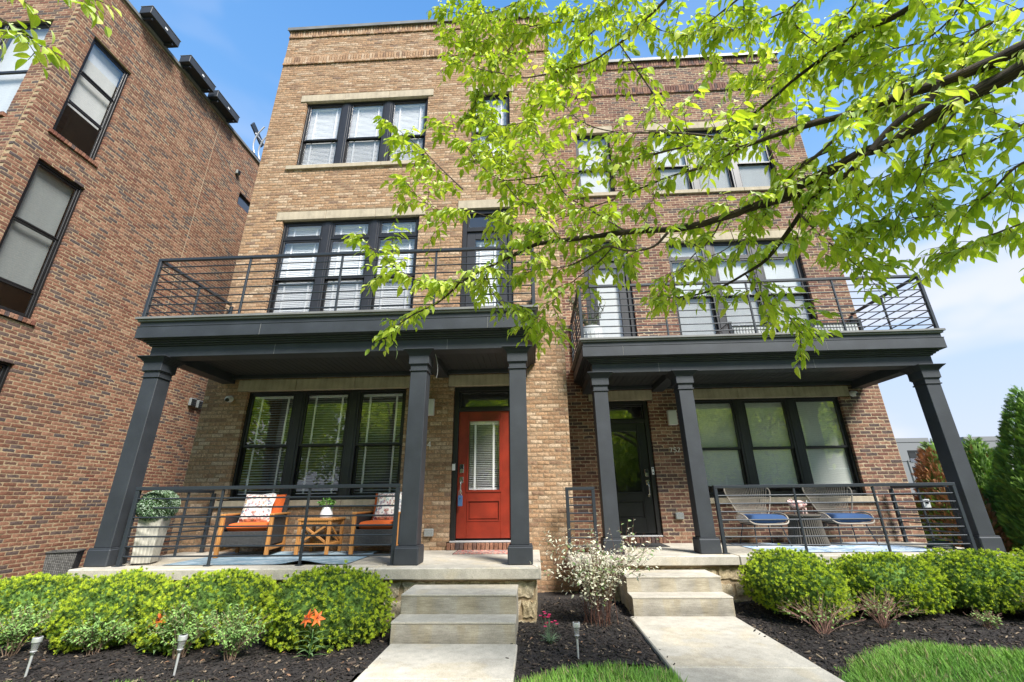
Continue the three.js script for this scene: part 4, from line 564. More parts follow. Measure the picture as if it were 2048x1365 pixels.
{ const t = thing('rail_tag', 'small white tag hung on the right side railing', 'tag', [6.47, 1.13, -.55], -.4); P('card', cb(.085, .13, .012, 0, 0, .03, .01), M.white, t); P('lens', cb(.045, .05, .006, .005, .025, .038, .004), M.black, t); P('clip', cb(.02, .03, .03, 0, .07, .012), M.rail, t); }
// right balcony
{ const y = 3.824, t = thing('balcony_planter', 'white ribbed planter with an upright shrub on the right balcony', 'potted plant', [1.14, y, -.15]), r = rng(41); P('pot', lathe([[0, 0], [.15, 0], [.175, .05], [.20, .25], [.20, .42], [.185, .42], [.18, .36], [0, .35]]), M.vase, t); for (let k = 0; k < 18; k++) { const a = k / 18 * 6.283; P('rib', tube([V(Math.cos(a) * .155, .01, Math.sin(a) * .155), V(Math.cos(a) * .178, .05, Math.sin(a) * .178), V(Math.cos(a) * .202, .3, Math.sin(a) * .202)], .008, .008, 6, 5), M.vase, t); }
  const st = [], ms = [], cs = [], lf = leafBlade(.055, .018, .3, .2, 3); for (let k = 0; k < 16; k++) { const d = rdir(r); d.y = 1.6; d.normalize(); const e = V(0, .36, 0).addScaledVector(d, .55 + r() * .45); st.push(tube([V(d.x * .04, .36, d.z * .04), V(0, .36, 0).lerp(e, .5).add(V(d.x * .05, 0, d.z * .05)), e], .004, .002, 6, 5)); for (let q = 0; q < 34; q++) { const b = V(0, .36, 0).lerp(e, .2 + r() * .8); ms.push(dirMat(b, rdir(r).addScaledVector(d, .7), V(0, 1, 0), .7 + r() * .7)); cs.push(lin(.10 + r() * .05, .13 + r() * .06, .07 + r() * .03)); } } P('stem', st, M.twig, t, { kind: 'stuff' }); stuffCopies('foliage', lf, greenMat(lin(1, 1, 1), .1), ms, cs, t); }
for (const [x, lab] of [[3.95, 'grey slatted lounge seat on the right balcony, left of two'], [5.35, 'grey slatted lounge seat on the right balcony, right of two']]) { const y = 3.824, t = thing('lounge_seat', lab, 'lounge seat', [x, y, -.15], 0, 'slatted balcony seats'); for (let k = 0; k < 14; k++) P('slat', cb(.04, .30, .02, -.34 + k * .052, .34, .28), M.shadeWhite, t); P('top_frame', cb(.78, .04, .05, 0, .51, .28), M.rail, t); P('bottom_frame', cb(.78, .04, .05, 0, .17, .28), M.rail, t); for (const s of [-1, 1]) { P('leg', cb(.05, .62, .05, s * .41, .31, .28), M.rail, t); P('leg', cb(.05, .62, .05, s * .41, .31, -.35), M.rail, t); P('arm', cb(.06, .03, .70, s * .41, .635, -.03), M.rail, t); } P('seat', cb(.76, .04, .6, 0, .36, -.04), M.shadeWhite, t); P('cushion', rot(pillowGeo(.72, .6, .12, .25), -Math.PI / 2).translate(0, .44, -.03), M.white, t); t.scale.y = .55; }
// a loose cable under the left porch beam
P('loose_cable', tube([V(-1.40, 3.30, 1.50), V(-1.37, 3.16, 1.46), V(-1.36, 3.02, 1.44), V(-1.375, 2.93, 1.43)], .004, .003, 16, 6), M.steel, scene, { label: 'thin loose cable hanging beside the middle left column', category: 'cable' });
P('loose_cable', tube([V(-1.40, 3.296, 1.49), V(-1.40, 3.30, 1.50)], .004, .004, 2, 5), M.steel, scene.children[scene.children.length - 1]).name = 'cable_end';
// ---------- ground ----------
struct('ground', (() => { const g = new THREE.PlaneGeometry(400, 400, 1, 1).rotateX(-Math.PI / 2).translate(0, -.22, -20); return metreUV(g); })(), M.lawn);
struct('sidewalk', [rb(-40, 40, -.2, -.07, 8.3, 9.9)], M.conc);
struct('street', [rb(-60, 60, -.24, -.2, 11.2, 19.5)], M.asphalt);
struct('kerb', [rb(-60, 60, -.24, -.06, 11.03, 11.19, .02)], M.conc);
function sheet(x0, x1, z0, z1, n, m, hf, keep) { const pos = [], idx = [], uv = [], id = new Map(); for (let j = 0; j <= m; j++) for (let i = 0; i <= n; i++) { const x = lerp(x0, x1, i / n), z = lerp(z0, z1, j / m); pos.push(x, hf(x, z), z); uv.push(x, z); }
  for (let j = 0; j < m; j++) for (let i = 0; i < n; i++) { const a = j * (n + 1) + i, c = a + n + 1; if (keep && !keep(lerp(x0, x1, (i + .5) / n), lerp(z0, z1, (j + .5) / m))) continue; idx.push(a, c, a + 1, a + 1, c, c + 1); }
  const g = new THREE.BufferGeometry(); g.setAttribute('position', new THREE.Float32BufferAttribute(pos, 3)); g.setAttribute('uv', new THREE.Float32BufferAttribute(uv, 2)); g.setIndex(idx); g.computeVertexNormals(); return g; }
// mulch lies a little below the walks; the lawn edge wanders
const onWalk = (x, z, e = 0) => (x > -1.44 - e && x < -.18 + e && z > 2.3 - e) || (x > 1.06 - e && x < 2.32 + e && z > 1.1 - e);
const edgeZ = x => { const w = (fbm(x * 2 + 50, 3, 4096, 3, 2) - .5) * .16; if (x < -1.42) return 3.47 + w; if (x < 1.08) return lerp(3.28, 2.93, sstep(-.2, .45, x)) + w; return (x < 3.6 ? lerp(3.25, 2.30, Math.pow(sstep(2.2, 3.5, x), .6)) : lerp(2.30, 2.52, sstep(3.6, 4.8, x))) + w; };
const mulchY = (x, z) => -.055 + .05 * (fbm(x * 1.3 + 20, z * 1.3 + 20, 4096, 3, 5) - .3) + .022 * fbm(x * 14 + 40, z * 14 + 40, 4096, 3, 6) + (x < -1.4 ? .01 : 0) - .05 * sstep(.9, 1.06, x);
const lawnY = (x, z) => -.075 - .03 * sstep(.9, 1.06, x) + .06 * sstep(0, .7, z - edgeZ(x)) + .03 * (fbm(x * 2 + 9, z * 2 + 9, 4096, 2, 8) - .5);
struct('mulch_bed', sheet(-9, 9, -1.2, 4.2, 450, 135, mulchY, (x, z) => z < edgeZ(x) + .12 && !(x > -9 && x < -5.95 && z < -1)), M.mulch);
struct('lawn', sheet(-9, 9, 2.0, 8.3, 260, 100, lawnY, (x, z) => z > edgeZ(x) - .03), M.lawn);
struct('side_ground', [rb(-8.8, -5.96, -.22, -.10, -6, -.9, 0), rb(7.0, 40, -.21, -.12, -60, -.9, 0)], M.mulch);
{ // bark chips
  const r = rng(51), ms = [], cs = [], ms2 = [], cs2 = []; const g = cb(.034, .006, .010, 0, 0, 0, .002), q = new THREE.Quaternion(), e = new THREE.Euler();
  for (let k = 0; k < 60000; k++) { const x = -6.5 + r() * 14.5, z = .5 + r() * 3.3; const w = onWalk(x, z, .01) && !onWalk(x, z, -.10) && r() < .05; if (z > edgeZ(x) + .06 || (onWalk(x, z, .01) && !w)) continue; if (x > -5.66 && x < .05 && z < 1.8) continue; if (x > .47 && x < 6.6 && z < .5) continue; const far = clamp((3.5 - z) / 3); if (r() < far * .45) continue;
    e.set((r() - .5) * .9, r() * 6.28, (r() - .5) * .9); q.setFromEuler(e); const s = .5 + r() * r() * 1.5; ms.push(new THREE.Matrix4().compose(V(x, (w ? (x < .5 ? .004 : -.036) : mulchY(x, z) + .004 + r() * .007), z), q, V(s, s, s * (.5 + r())))); const v = r(); cs.push(v < .80 ? lin(.018, .014, .012).multiplyScalar(.6 + r()) : v < .945 ? lin(.05, .036, .027).multiplyScalar(.6 + r()) : lin(.20, .15, .10).multiplyScalar(.6 + r() * .8)); }
  stuffCopies('bark_chips', g, std({ color: lin(1, 1, 1), roughness: .95 }), ms, cs, scene); scene.children[scene.children.length - 1].userData.label = 'dark shredded bark chips covering the planting beds'; scene.children[scene.children.length - 1].userData.category = 'mulch';
}
{ // dry leaves fallen on the beds
  const r = rng(55), ms = [], cs = [], g = leafBlade(.05, .026, .5, .3, 4); for (let k = 0; k < 190; k++) { const x = -5 + r() * 11.5, z = 2.2 + r() * 1.3; if (z > edgeZ(x) || onWalk(x, z, -.02)) continue; ms.push(dirMat(V(x, mulchY(x, z) + .012, z), V(r() - .5, (r() - .5) * .3, r() - .5), V((r() - .5) * .8, 1, (r() - .5) * .8), .45 + r() * .5)); cs.push(lin(.26, .14, .075).multiplyScalar(.5 + r() * .9)); }
  stuffCopies('fallen_leaves', g, greenMat(lin(1, 1, 1), .1), ms, cs, scene); Object.assign(scene.children[scene.children.length - 1].userData, { label: 'small dry brown leaves scattered on the mulch', category: 'leaf litter' });
}
{ // grass blades
  const r = rng(61), blade = (() => { const t = [], w = .0032; for (const [a, b, y0, y1, z0, z1] of [[1, .8, 0, .45, 0, .05], [.8, 0, .45, 1, .05, .28]]) { t.push(-w * a, y0, z0, w * a, y0, z0, w * b, y1, z1); if (b) t.push(-w * a, y0, z0, w * b, y1, z1, -w * b, y1, z1); } return fromTris(t); })(); const ms = [], cs = [], q = new THREE.Quaternion(), e = new THREE.Euler();
  for (let k = 0; k < 190000; k++) { const x = -6 + r() * 13.5, z = 2.2 + r() * 2.2; const ez = edgeZ(x); if (z < ez || onWalk(x, z, .0)) continue; const p = V(x, 0, z); if (z > 3.95) continue; const clump = fbm(x * 5 + 7, z * 5 + 7, 4096, 3, 12); if (r() > .25 + clump * 1.1) continue; const edge = sstep(0, .3, z - ez), L = (.05 + .075 * r() * (.5 + clump)) * (.55 + .45 * edge); e.set((r() - .2) * .9, r() * 6.28, (r() - .5) * .5, 'YXZ'); q.setFromEuler(e); ms.push(new THREE.Matrix4().compose(V(x, lawnY(x, z) - .005, z), q, V(1 + r(), L, L))); const v = .7 + r() * .6; cs.push(r() < .08 + .5 * sstep(.14, 0, z - ez) ? lin(.38 * v, .31 * v, .15 * v) : lin(.14 * v + .08 * clump, .36 * v, .04 * v)); }
  stuffCopies('grass_blades', blade, greenMat(lin(1, 1, 1), .3), ms, cs, scene); Object.assign(scene.children[scene.children.length - 1].userData, { label: 'bright green lawn grass in front of the beds', category: 'grass' });
}
// ---------- yew bushes ----------
const yewSprig = (() => { const t = []; const L = .030; for (let k = 0; k < 6; k++) for (const s of [-1, 1]) { const x = k / 6 * L, l = .016 * (1 - k * .05), a = 1.0 - k * .1, w = .0022; t.push(x - w, 0, 0, x + Math.cos(a) * l, s * Math.sin(a) * l, .004 + (k % 2) * .006, x + w, 0, .0012, x - w, 0, .001, x + Math.cos(a) * l * .8, s * Math.sin(a) * l * .45, .012, x + w, 0, .001); } return fromTris(t); })();
const yewMat = greenMat(lin(1, 1, 1), .25);
const yewTuft = (() => { const r = rng(17), l = []; for (let k = 0; k < 7; k++) { const a = k * 2.4, g = yewSprig.clone(); g.applyMatrix4(dirMat(V(0, 0, 0), V(1, Math.cos(a) * (.25 + .12 * k), Math.sin(a) * (.25 + .12 * k)), rdir(r), .75 + .4 * r())); g.translate(.012 * r(), 0, 0); l.push(g); } return merge(l); })();
function mound(x, y, z, rx, ry, rz, seed) { return d => 1 + .26 * (fbm(d.x * 1.8 + seed * 3.1 + 20, d.z * 1.8 + d.y * 1.7 + 20, 4096, 2, seed) - .5) + .17 * (vn(d.x * 6 + 40 + d.y * 3, d.z * 6 + 40 - d.y * 3, 4096, seed + 3) - .5); }
function yew(label, x, z, rx, ry, rz, seed, turn) {
  const t = thing('yew_bush', label, 'bush', [x, -.04, z], turn, 'clipped yew bushes'), r = rng(seed), m0 = mound(0, 0, 0, rx, ry, rz, seed), f = d => m0(d) * Math.pow(Math.pow(Math.abs(d.x), 2.4) + Math.pow(Math.abs(d.y), 2.4) + Math.pow(Math.abs(d.z), 2.4), -1 / 2.4), cy = ry * .80, ms = [], cs = [];
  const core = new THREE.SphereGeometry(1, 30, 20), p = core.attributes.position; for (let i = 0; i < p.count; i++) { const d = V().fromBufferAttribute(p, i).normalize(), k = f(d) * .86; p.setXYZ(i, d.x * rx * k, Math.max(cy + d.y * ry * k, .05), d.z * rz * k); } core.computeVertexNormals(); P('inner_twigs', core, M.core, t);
  const ms2 = [], cs2 = [], n = Math.round(5200 * rx * ry / .24), nt = Math.round(3600 * rx * ry / .24);
  for (let k = 0; k < n; k++) { const d = rdir(r); if (d.y < -.75) continue; const q = f(d) * (.98 - r() * .2), pos = V(d.x * rx * q, cy + d.y * ry * q, d.z * rz * q); if (pos.y < .03) continue; const out = V(d.x / rx, d.y / ry, d.z / rz).normalize(), v = .7 + r() * .6; ms.push(dirMat(pos, out.add(rdir(r).multiplyScalar(.9)), V(0, 1, 0).add(rdir(r).multiplyScalar(.7)), .9 + r() * .6)); cs.push(lin(.10 * v, .19 * v, .022 * v)); }
  for (let k = 0; k < nt; k++) { const d = rdir(r); if (d.y < -.7) continue; const q = f(d) * (.97 + r() * r() * .15 + (r() < .03 ? r() * .16 : 0)), pos = V(d.x * rx * q, cy + d.y * ry * q, d.z * rz * q); if (pos.y < .05) continue; const out = V(d.x / rx, d.y / ry, d.z / rz).normalize(), v = .8 + r() * .4, old = r() < .3; ms2.push(dirMat(pos, out.add(rdir(r).multiplyScalar(.55)).add(V(0, .3, 0)), rdir(r), .48 + r() * .5)); cs2.push(old ? lin(.16 * v, .28 * v, .02 * v) : lin(.54 * v, .65 * v, .03 * v)); }
  stuffCopies('new_growth', yewTuft, yewMat, ms2, cs2, t);
  stuffCopies('foliage', yewSprig, yewMat, ms, cs, t); P('stem', [tube([V(0, 0, 0), V(.03, .15, .02), V(.05, .3, 0)], .03, .015, 6, 7), tube([V(0, 0, 0), V(-.1, .15, .03), V(-.2, .3, 0)], .02, .01, 6, 6)], M.bark, t); return t;
}
yew('rounded green yew bush beside the steps of the red door', -2.10, 2.50, .55, .35, .40, 101, .3);
yew('rounded green yew bush left of the steps, second from the red door', -3.30, 2.44, .57, .33, .38, 102, 1.1);
yew('rounded green yew bush left of the steps, third from the red door', -4.38, 2.44, .56, .325, .38, 103, 2.0);
yew('rounded green yew bush at the left edge of the picture', -5.42, 2.42, .58, .315, .40, 104, .7);
yew('rounded green yew bush beside the steps of the black door', 3.12, 1.26, .60, .345, .42, 105, 1.7);
yew('rounded green yew bush right of the black door steps, second in the row', 4.28, 1.16, .62, .33, .42, 106, .2);
yew('rounded green yew bush right of the black door steps, third in the row', 5.45, 1.10, .62, .34, .44, 107, 2.6);
yew('rounded green yew bush at the right edge of the picture', 6.66, 1.05, .62, .34, .44, 108, 1.3);
// ---------- small shrubs, flowers, lights ----------
function twiggy(name, label, cat, x, z, H, R, nst, o) { // many thin stems from a crown, leaves along them
  const t = thing(name, label, cat, [x, mulchY(x, z) - .01, z], 0, o.group), r = rng(o.seed), ms = [], cs = [], tw = [];
  for (let k = 0; k < nst; k++) { const a = r() * 6.283, lean = Math.pow(r(), o.lean || .7) * R, e = V(Math.cos(a) * lean, H * (.55 + .45 * r()) * (1 - .35 * lean / R * (o.flat || 0)), Math.sin(a) * lean), m = V(e.x * .35, e.y * .55, e.z * .35).add(rdir(r).multiplyScalar(.03)); const sp = o.spread || .05, b = V(Math.cos(a) * sp * r(), 0, Math.sin(a) * sp * r()), pts = [b, m, e]; const mesh = tube(pts, o.thick || .004, .0014, 7, 5); k < (o.own ?? 60) ? P('stem', mesh, o.bark, t) : tw.push(mesh);
    const cv = new THREE.CatmullRomCurve3(pts, false, 'centripetal'); const forks = o.forks || 2; const ends = [[cv, o.from ?? .35]];
    for (let f = 0; f < forks; f++) { const s = .3 + r() * .55, p = cv.getPointAt(s), d = cv.getTangentAt(s).add(rdir(r).multiplyScalar(.75)).normalize(), L = H * (.14 + .2 * r()), c2 = new THREE.CatmullRomCurve3([p, p.clone().addScaledVector(d, L * .5).add(rdir(r).multiplyScalar(.012)), p.clone().addScaledVector(d, L).add(V(0, L * .15, 0))]); tw.push(tube(c2.points, .002, .001, 5, 4)); ends.push([c2, .15]); }
    for (const [c, s0] of ends) { const n = Math.round((o.leaves || 0) * (c === cv ? 1 : .6)); for (let q = 0; q < n; q++) { const s = s0 + (1 - s0) * (q + r() * .6) / (n + .1), p = c.getPointAt(Math.min(1, s)), d = c.getTangentAt(Math.min(1, s)); const side = rdir(r); side.addScaledVector(d, -side.dot(d)).normalize(); ms.push(dirMat(p, side.addScaledVector(d, .7), V(0, 1, 0).add(rdir(r).multiplyScalar(.6)), .7 + r() * .6)); cs.push(o.col(r)); } } }
  if (tw.length) P('twig', tw, o.bark, t, { kind: 'stuff' }); if (ms.length) stuffCopies('foliage', o.leaf, o.mat, ms, cs, t); return t;
}
const redBark = std({ color: lin(.13, .055, .035), roughness: .85 }), tanBark = std({ color: lin(.24, .16, .11), roughness: .9 });
twiggy('dogwood_shrub', 'white and green variegated shrub with reddish stems between the two walks', 'shrub', .67, 1.84, 1.04, .84, 44, { seed: 201, lean: .62, flat: .3, forks: 6, leaves: 8, from: .24, thick: .0032, spread: .22, bark: redBark, leaf: leafBlade(.048, .024, .3, .25, 3), mat: greenMat(lin(1, 1, 1), .25), col: r => r() < .8 ? lin(.72, .70, .52).multiplyScalar(.85 + r() * .3) : lin(.20, .30, .10).multiplyScalar(.8 + r() * .4) });
const spirea = { bark: tanBark, leaf: leafBlade(.030, .015, .3, .2, 3), mat: greenMat(lin(1, 1, 1), .3), col: r => lin(.22, .38, .09).multiplyScalar(.75 + r() * .7), group: 'thin leafy shrubs' };
[[-4.80, 2.98, .48, .34, 'thin leafy shrub at the left edge behind a solar light'], [-4.08, 2.92, .36, .28, 'low thin leafy shrub left of the first orange lily'], [-3.22, 2.98, .48, .30, 'thin leafy shrub just right of the first orange lily'], [-2.72, 3.02, .46, .30, 'thin leafy shrub left of the second orange lily']].forEach(([x, z, H, R, l], k) => twiggy('spirea_shrub', l, 'shrub', x, z, H, R, 24, { ...spirea, seed: 210 + k, forks: 4, leaves: 15, from: .15, flat: .6 }));
[[2.98, 1.98, .40, .46, 3, 'bare twiggy shrub in front of the nearest right yew'], [3.74, 1.76, .48, .42, 2, 'bare twiggy shrub between the two nearest right yews'], [4.85, 1.72, .22, .16, 3, 'small sprouting shrub on the right bed, nearly leafless'], [5.70, 1.75, .50, .38, 14, 'thin leafy shrub at the right end of the bed']].forEach(([x, z, H, R, lv, l], k) => twiggy(lv > 5 ? 'spirea_shrub' : 'bare_shrub', l, 'shrub', x, z, H, R, 30, { ...spirea, group: 'shrubs on the right bed', seed: 230 + k, lean: .5, forks: 4, leaves: lv * .5, from: .3, flat: .8, bark: std({ color: lin(.30, .17, .13), roughness: .9 }), thick: .003 }));
function lily(label, x, z, seed, H, nf) { const t = thing('orange_lily', label, 'flower', [x, mulchY(x, z) - .01, z], 0, 'orange lilies'), r = rng(seed);
  P('stem', tube([V(0, 0, 0), V(.01, H * .5, 0), V(.0, H, 0)], .006, .004, 8, 6), greenMat(lin(.10, .22, .05), .1), t);
  const lf = leafBlade(.15, .022, .4, .55, 5), lm = leafMat(lin(.13, .24, .07), .2); for (let k = 0; k < 26; k++) { const a = k * 2.4, y = H * (.05 + .75 * k / 26); const m = P('leaf', lf, lm, t); dirMat(V(0, y, 0), V(Math.cos(a), .75, Math.sin(a)), V(0, 1, 0), .75 + r() * .4).decompose(m.position, m.quaternion, m.scale); }
  const pet = leafBlade(.074, .034, .35, .55, 6), pm = phy({ color: lin(.86, .17, .02), roughness: .6, transmission: .3, thickness: 0, side: THREE.DoubleSide });
  for (let f = 0; f < nf; f++) { const a = f * 2.1 + seed, d = V(Math.cos(a) * .9, .55, Math.sin(a) * .5 + .55).normalize(), c = V(0, H, 0).addScaledVector(d, .05), fl = sub('flower', t); P('flower_stalk', tube([V(0, H - .02, 0), c], .004, .004, 3, 5), greenMat(lin(.14, .22, .05), .1), fl); const s = V().crossVectors(d, V(0, 1, 0)).normalize(), s2 = V().crossVectors(s, d); for (let k = 0; k < 6; k++) { const b = k / 6 * 6.283 + .3, dir = d.clone().multiplyScalar(.75).addScaledVector(s, Math.cos(b) * .85).addScaledVector(s2, Math.sin(b) * .85); const m = P('petal', pet, pm, fl); dirMat(c, dir, d, .9 + (k % 2) * .12).decompose(m.position, m.quaternion, m.scale); } for (let k = 0; k < 5; k++) { const b = k * 1.256; P('stamen', tube([c, c.clone().addScaledVector(d, .055).addScaledVector(s, Math.cos(b) * .014).addScaledVector(s2, Math.sin(b) * .014)], .0014, .002, 3, 4), M.twig, fl); } } }
lily('orange lily low among the leafy shrubs on the left bed', -3.50, 2.92, 1.3, .27, 2); lily('tall orange lily in front of the yew nearest the red door steps', -2.03, 2.98, 2.2, .30, 3);
{ const x = .11, z = 2.50, t = thing('pink_dianthus', 'small pink flowers on thin stems right of the red door steps', 'flower', [x, mulchY(x, z), z]), r = rng(71), gm = greenMat(lin(.16, .24, .13), .1), pm = phy({ color: lin(.80, .05, .20), roughness: .7, transmission: .25, thickness: 0, side: THREE.DoubleSide }), pet = leafBlade(.02, .02, .1, .1, 3), lf = leafBlade(.09, .006, .3, .6, 4);
  for (let k = 0; k < 40; k++) { const a = r() * 6.28; const m = P('leaf', lf, gm, t); dirMat(V((r() - .5) * .04, .01, (r() - .5) * .04), V(Math.cos(a), .9 + r(), Math.sin(a)), V(0, 1, 0), .8 + r() * .6).decompose(m.position, m.quaternion, m.scale); }
  for (let k = 0; k < 14; k++) { const a = r() * 6.28, q = .02 + r() * .075, H = .13 + r() * .12, e = V(Math.cos(a) * q, H, Math.sin(a) * q); P('stem', tube([V(e.x * .2, 0, e.z * .2), V(e.x * .6, H * .6, e.z * .6), e], .002, .0016, 5, 5), gm, t); const fl = sub('flower', t); for (let j = 0; j < 8; j++) { const b = j / 8 * 6.283; const m = P('petal', pet, pm, fl); dirMat(e, V(Math.cos(b), .45 + (j % 2) * .4, Math.sin(b)), V(0, 1, 0), 1).decompose(m.position, m.quaternion, m.scale); } } }
function solarLight(label, x, z, tx, tz) { const t = thing('solar_light', label, 'garden light', [x, mulchY(x, z) - .03, z], 0, 'solar stake lights'); t.rotation.set(tx, 0, tz); t.scale.setScalar(.86); P('stake', cyl(.009, .011, .23, 0, 0, 0, 12), M.steel, t); P('collar', lathe([[.0, .222], [.016, .222], [.018, .24], [.026, .245], [.026, .25], [0, .25]]), M.steel, t); P('lens', lathe([[.022, .25], [.030, .30], [.034, .325], [.033, .325], [.029, .30], [.021, .25]]), M.plastic, t); P('cap', lathe([[0, .362], [.036, .362], [.038, .358], [.038, .322], [.035, .322], [.035, .335], [0, .335]]), M.steel, t); P('solar_cell', cb(.042, .002, .042, 0, .3635, 0, .0005), M.black, t); }
solarLight('leaning steel solar light at the left edge of the mulch', -4.06, 3.50, 0, -.02); solarLight('steel solar light below the first orange lily', -2.92, 3.40, 0, -.03); solarLight('steel solar light in the mulch between the two walks', .34, 2.93, 0, .01);
// ---------- evergreens at the right ----------
const spray = (() => { const t = []; const L = .10; const arm = (x, y, a, l, w) => { const c = Math.cos(a), s = Math.sin(a); t.push(x - s * w, y + c * w, 0, x + s * w, y - c * w, 0, x + c * l, y + s * l, .008); }; arm(0, 0, 0, L, .006); for (let k = 1; k < 6; k++) for (const q of [-1, 1]) arm(k * L / 6.5, 0, q * .75, L * .5 * (1 - k * .11), .006); return fromTris(t); })();
function arborvitae(label, x, z, H, R, seed, brown) {
  const t = thing('arborvitae', label, 'evergreen', [x, -.15, z], 0, 'arborvitae evergreens'), r = rng(seed), ms = [], cs = []; P('trunk', cyl(.05, .015, H * .9, 0, 0, 0, 10), M.bark, t);
  const prof = (y, a) => R * Math.pow(Math.max(0, 1 - Math.pow(y / H, 1.7)), .8) * (.82 + .36 * fbm(Math.cos(a) * 1.6 + 9 + seed, Math.sin(a) * 1.6 + y * 2.6 + 9, 4096, 3, seed)) * sstep(-.12, .25, y / H + .1);
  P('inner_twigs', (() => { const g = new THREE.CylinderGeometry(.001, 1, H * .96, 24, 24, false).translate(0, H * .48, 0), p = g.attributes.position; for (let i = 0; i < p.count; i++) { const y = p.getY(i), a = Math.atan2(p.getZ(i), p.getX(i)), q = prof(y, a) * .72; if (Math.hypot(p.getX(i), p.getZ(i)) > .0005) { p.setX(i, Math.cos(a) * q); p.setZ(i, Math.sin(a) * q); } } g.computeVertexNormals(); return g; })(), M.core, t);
  const n = Math.round(5200 * H * R); for (let k = 0; k < n; k++) { const y = H * (1 - Math.sqrt(r())) * .98 + r() * .03, a = r() * 6.283, dep = r() * r(), q = prof(y, a) * (1.02 - dep * .3), p = V(Math.cos(a) * q, y, Math.sin(a) * q), out = V(Math.cos(a), 0, Math.sin(a)); const dir = out.multiplyScalar(.8).add(V(0, .75 + r() * .6, 0)).add(rdir(r).multiplyScalar(.5)); ms.push(dirMat(p, dir, rdir(r), .7 + r() * .7)); const v = .7 + r() * .6, br = brown && brown(p, r); cs.push(br ? lin(.42, .19, .08).multiplyScalar(v) : r() < .4 ? lin(.24 * v, .40 * v, .05 * v) : lin(.11 * v, .23 * v, .035 * v)); }
  stuffCopies('foliage', spray, greenMat(lin(1, 1, 1), .2), ms, cs, t); return t; }
arborvitae('tall green arborvitae at the right edge', 8.75, -.55, 3.25, .92, 301); arborvitae('pointed green arborvitae behind the right porch column', 9.0, -2.1, 2.55, .72, 302, (p, r) => r() < .04); arborvitae('half dead arborvitae with brown foliage beyond the right porch railing', 7.72, -1.55, 2.42, .60, 303, (p, r) => p.x > -.54 + .10 * p.y + (r() - .5) * .2 && p.y < 2.2 && r() < .93); arborvitae('low green arborvitae between the column and the tall one', 8.45, -1.2, 1.75, .58, 304); arborvitae('broad green arborvitae low at the right edge', 8.2, .1, 1.45, .62, 305);
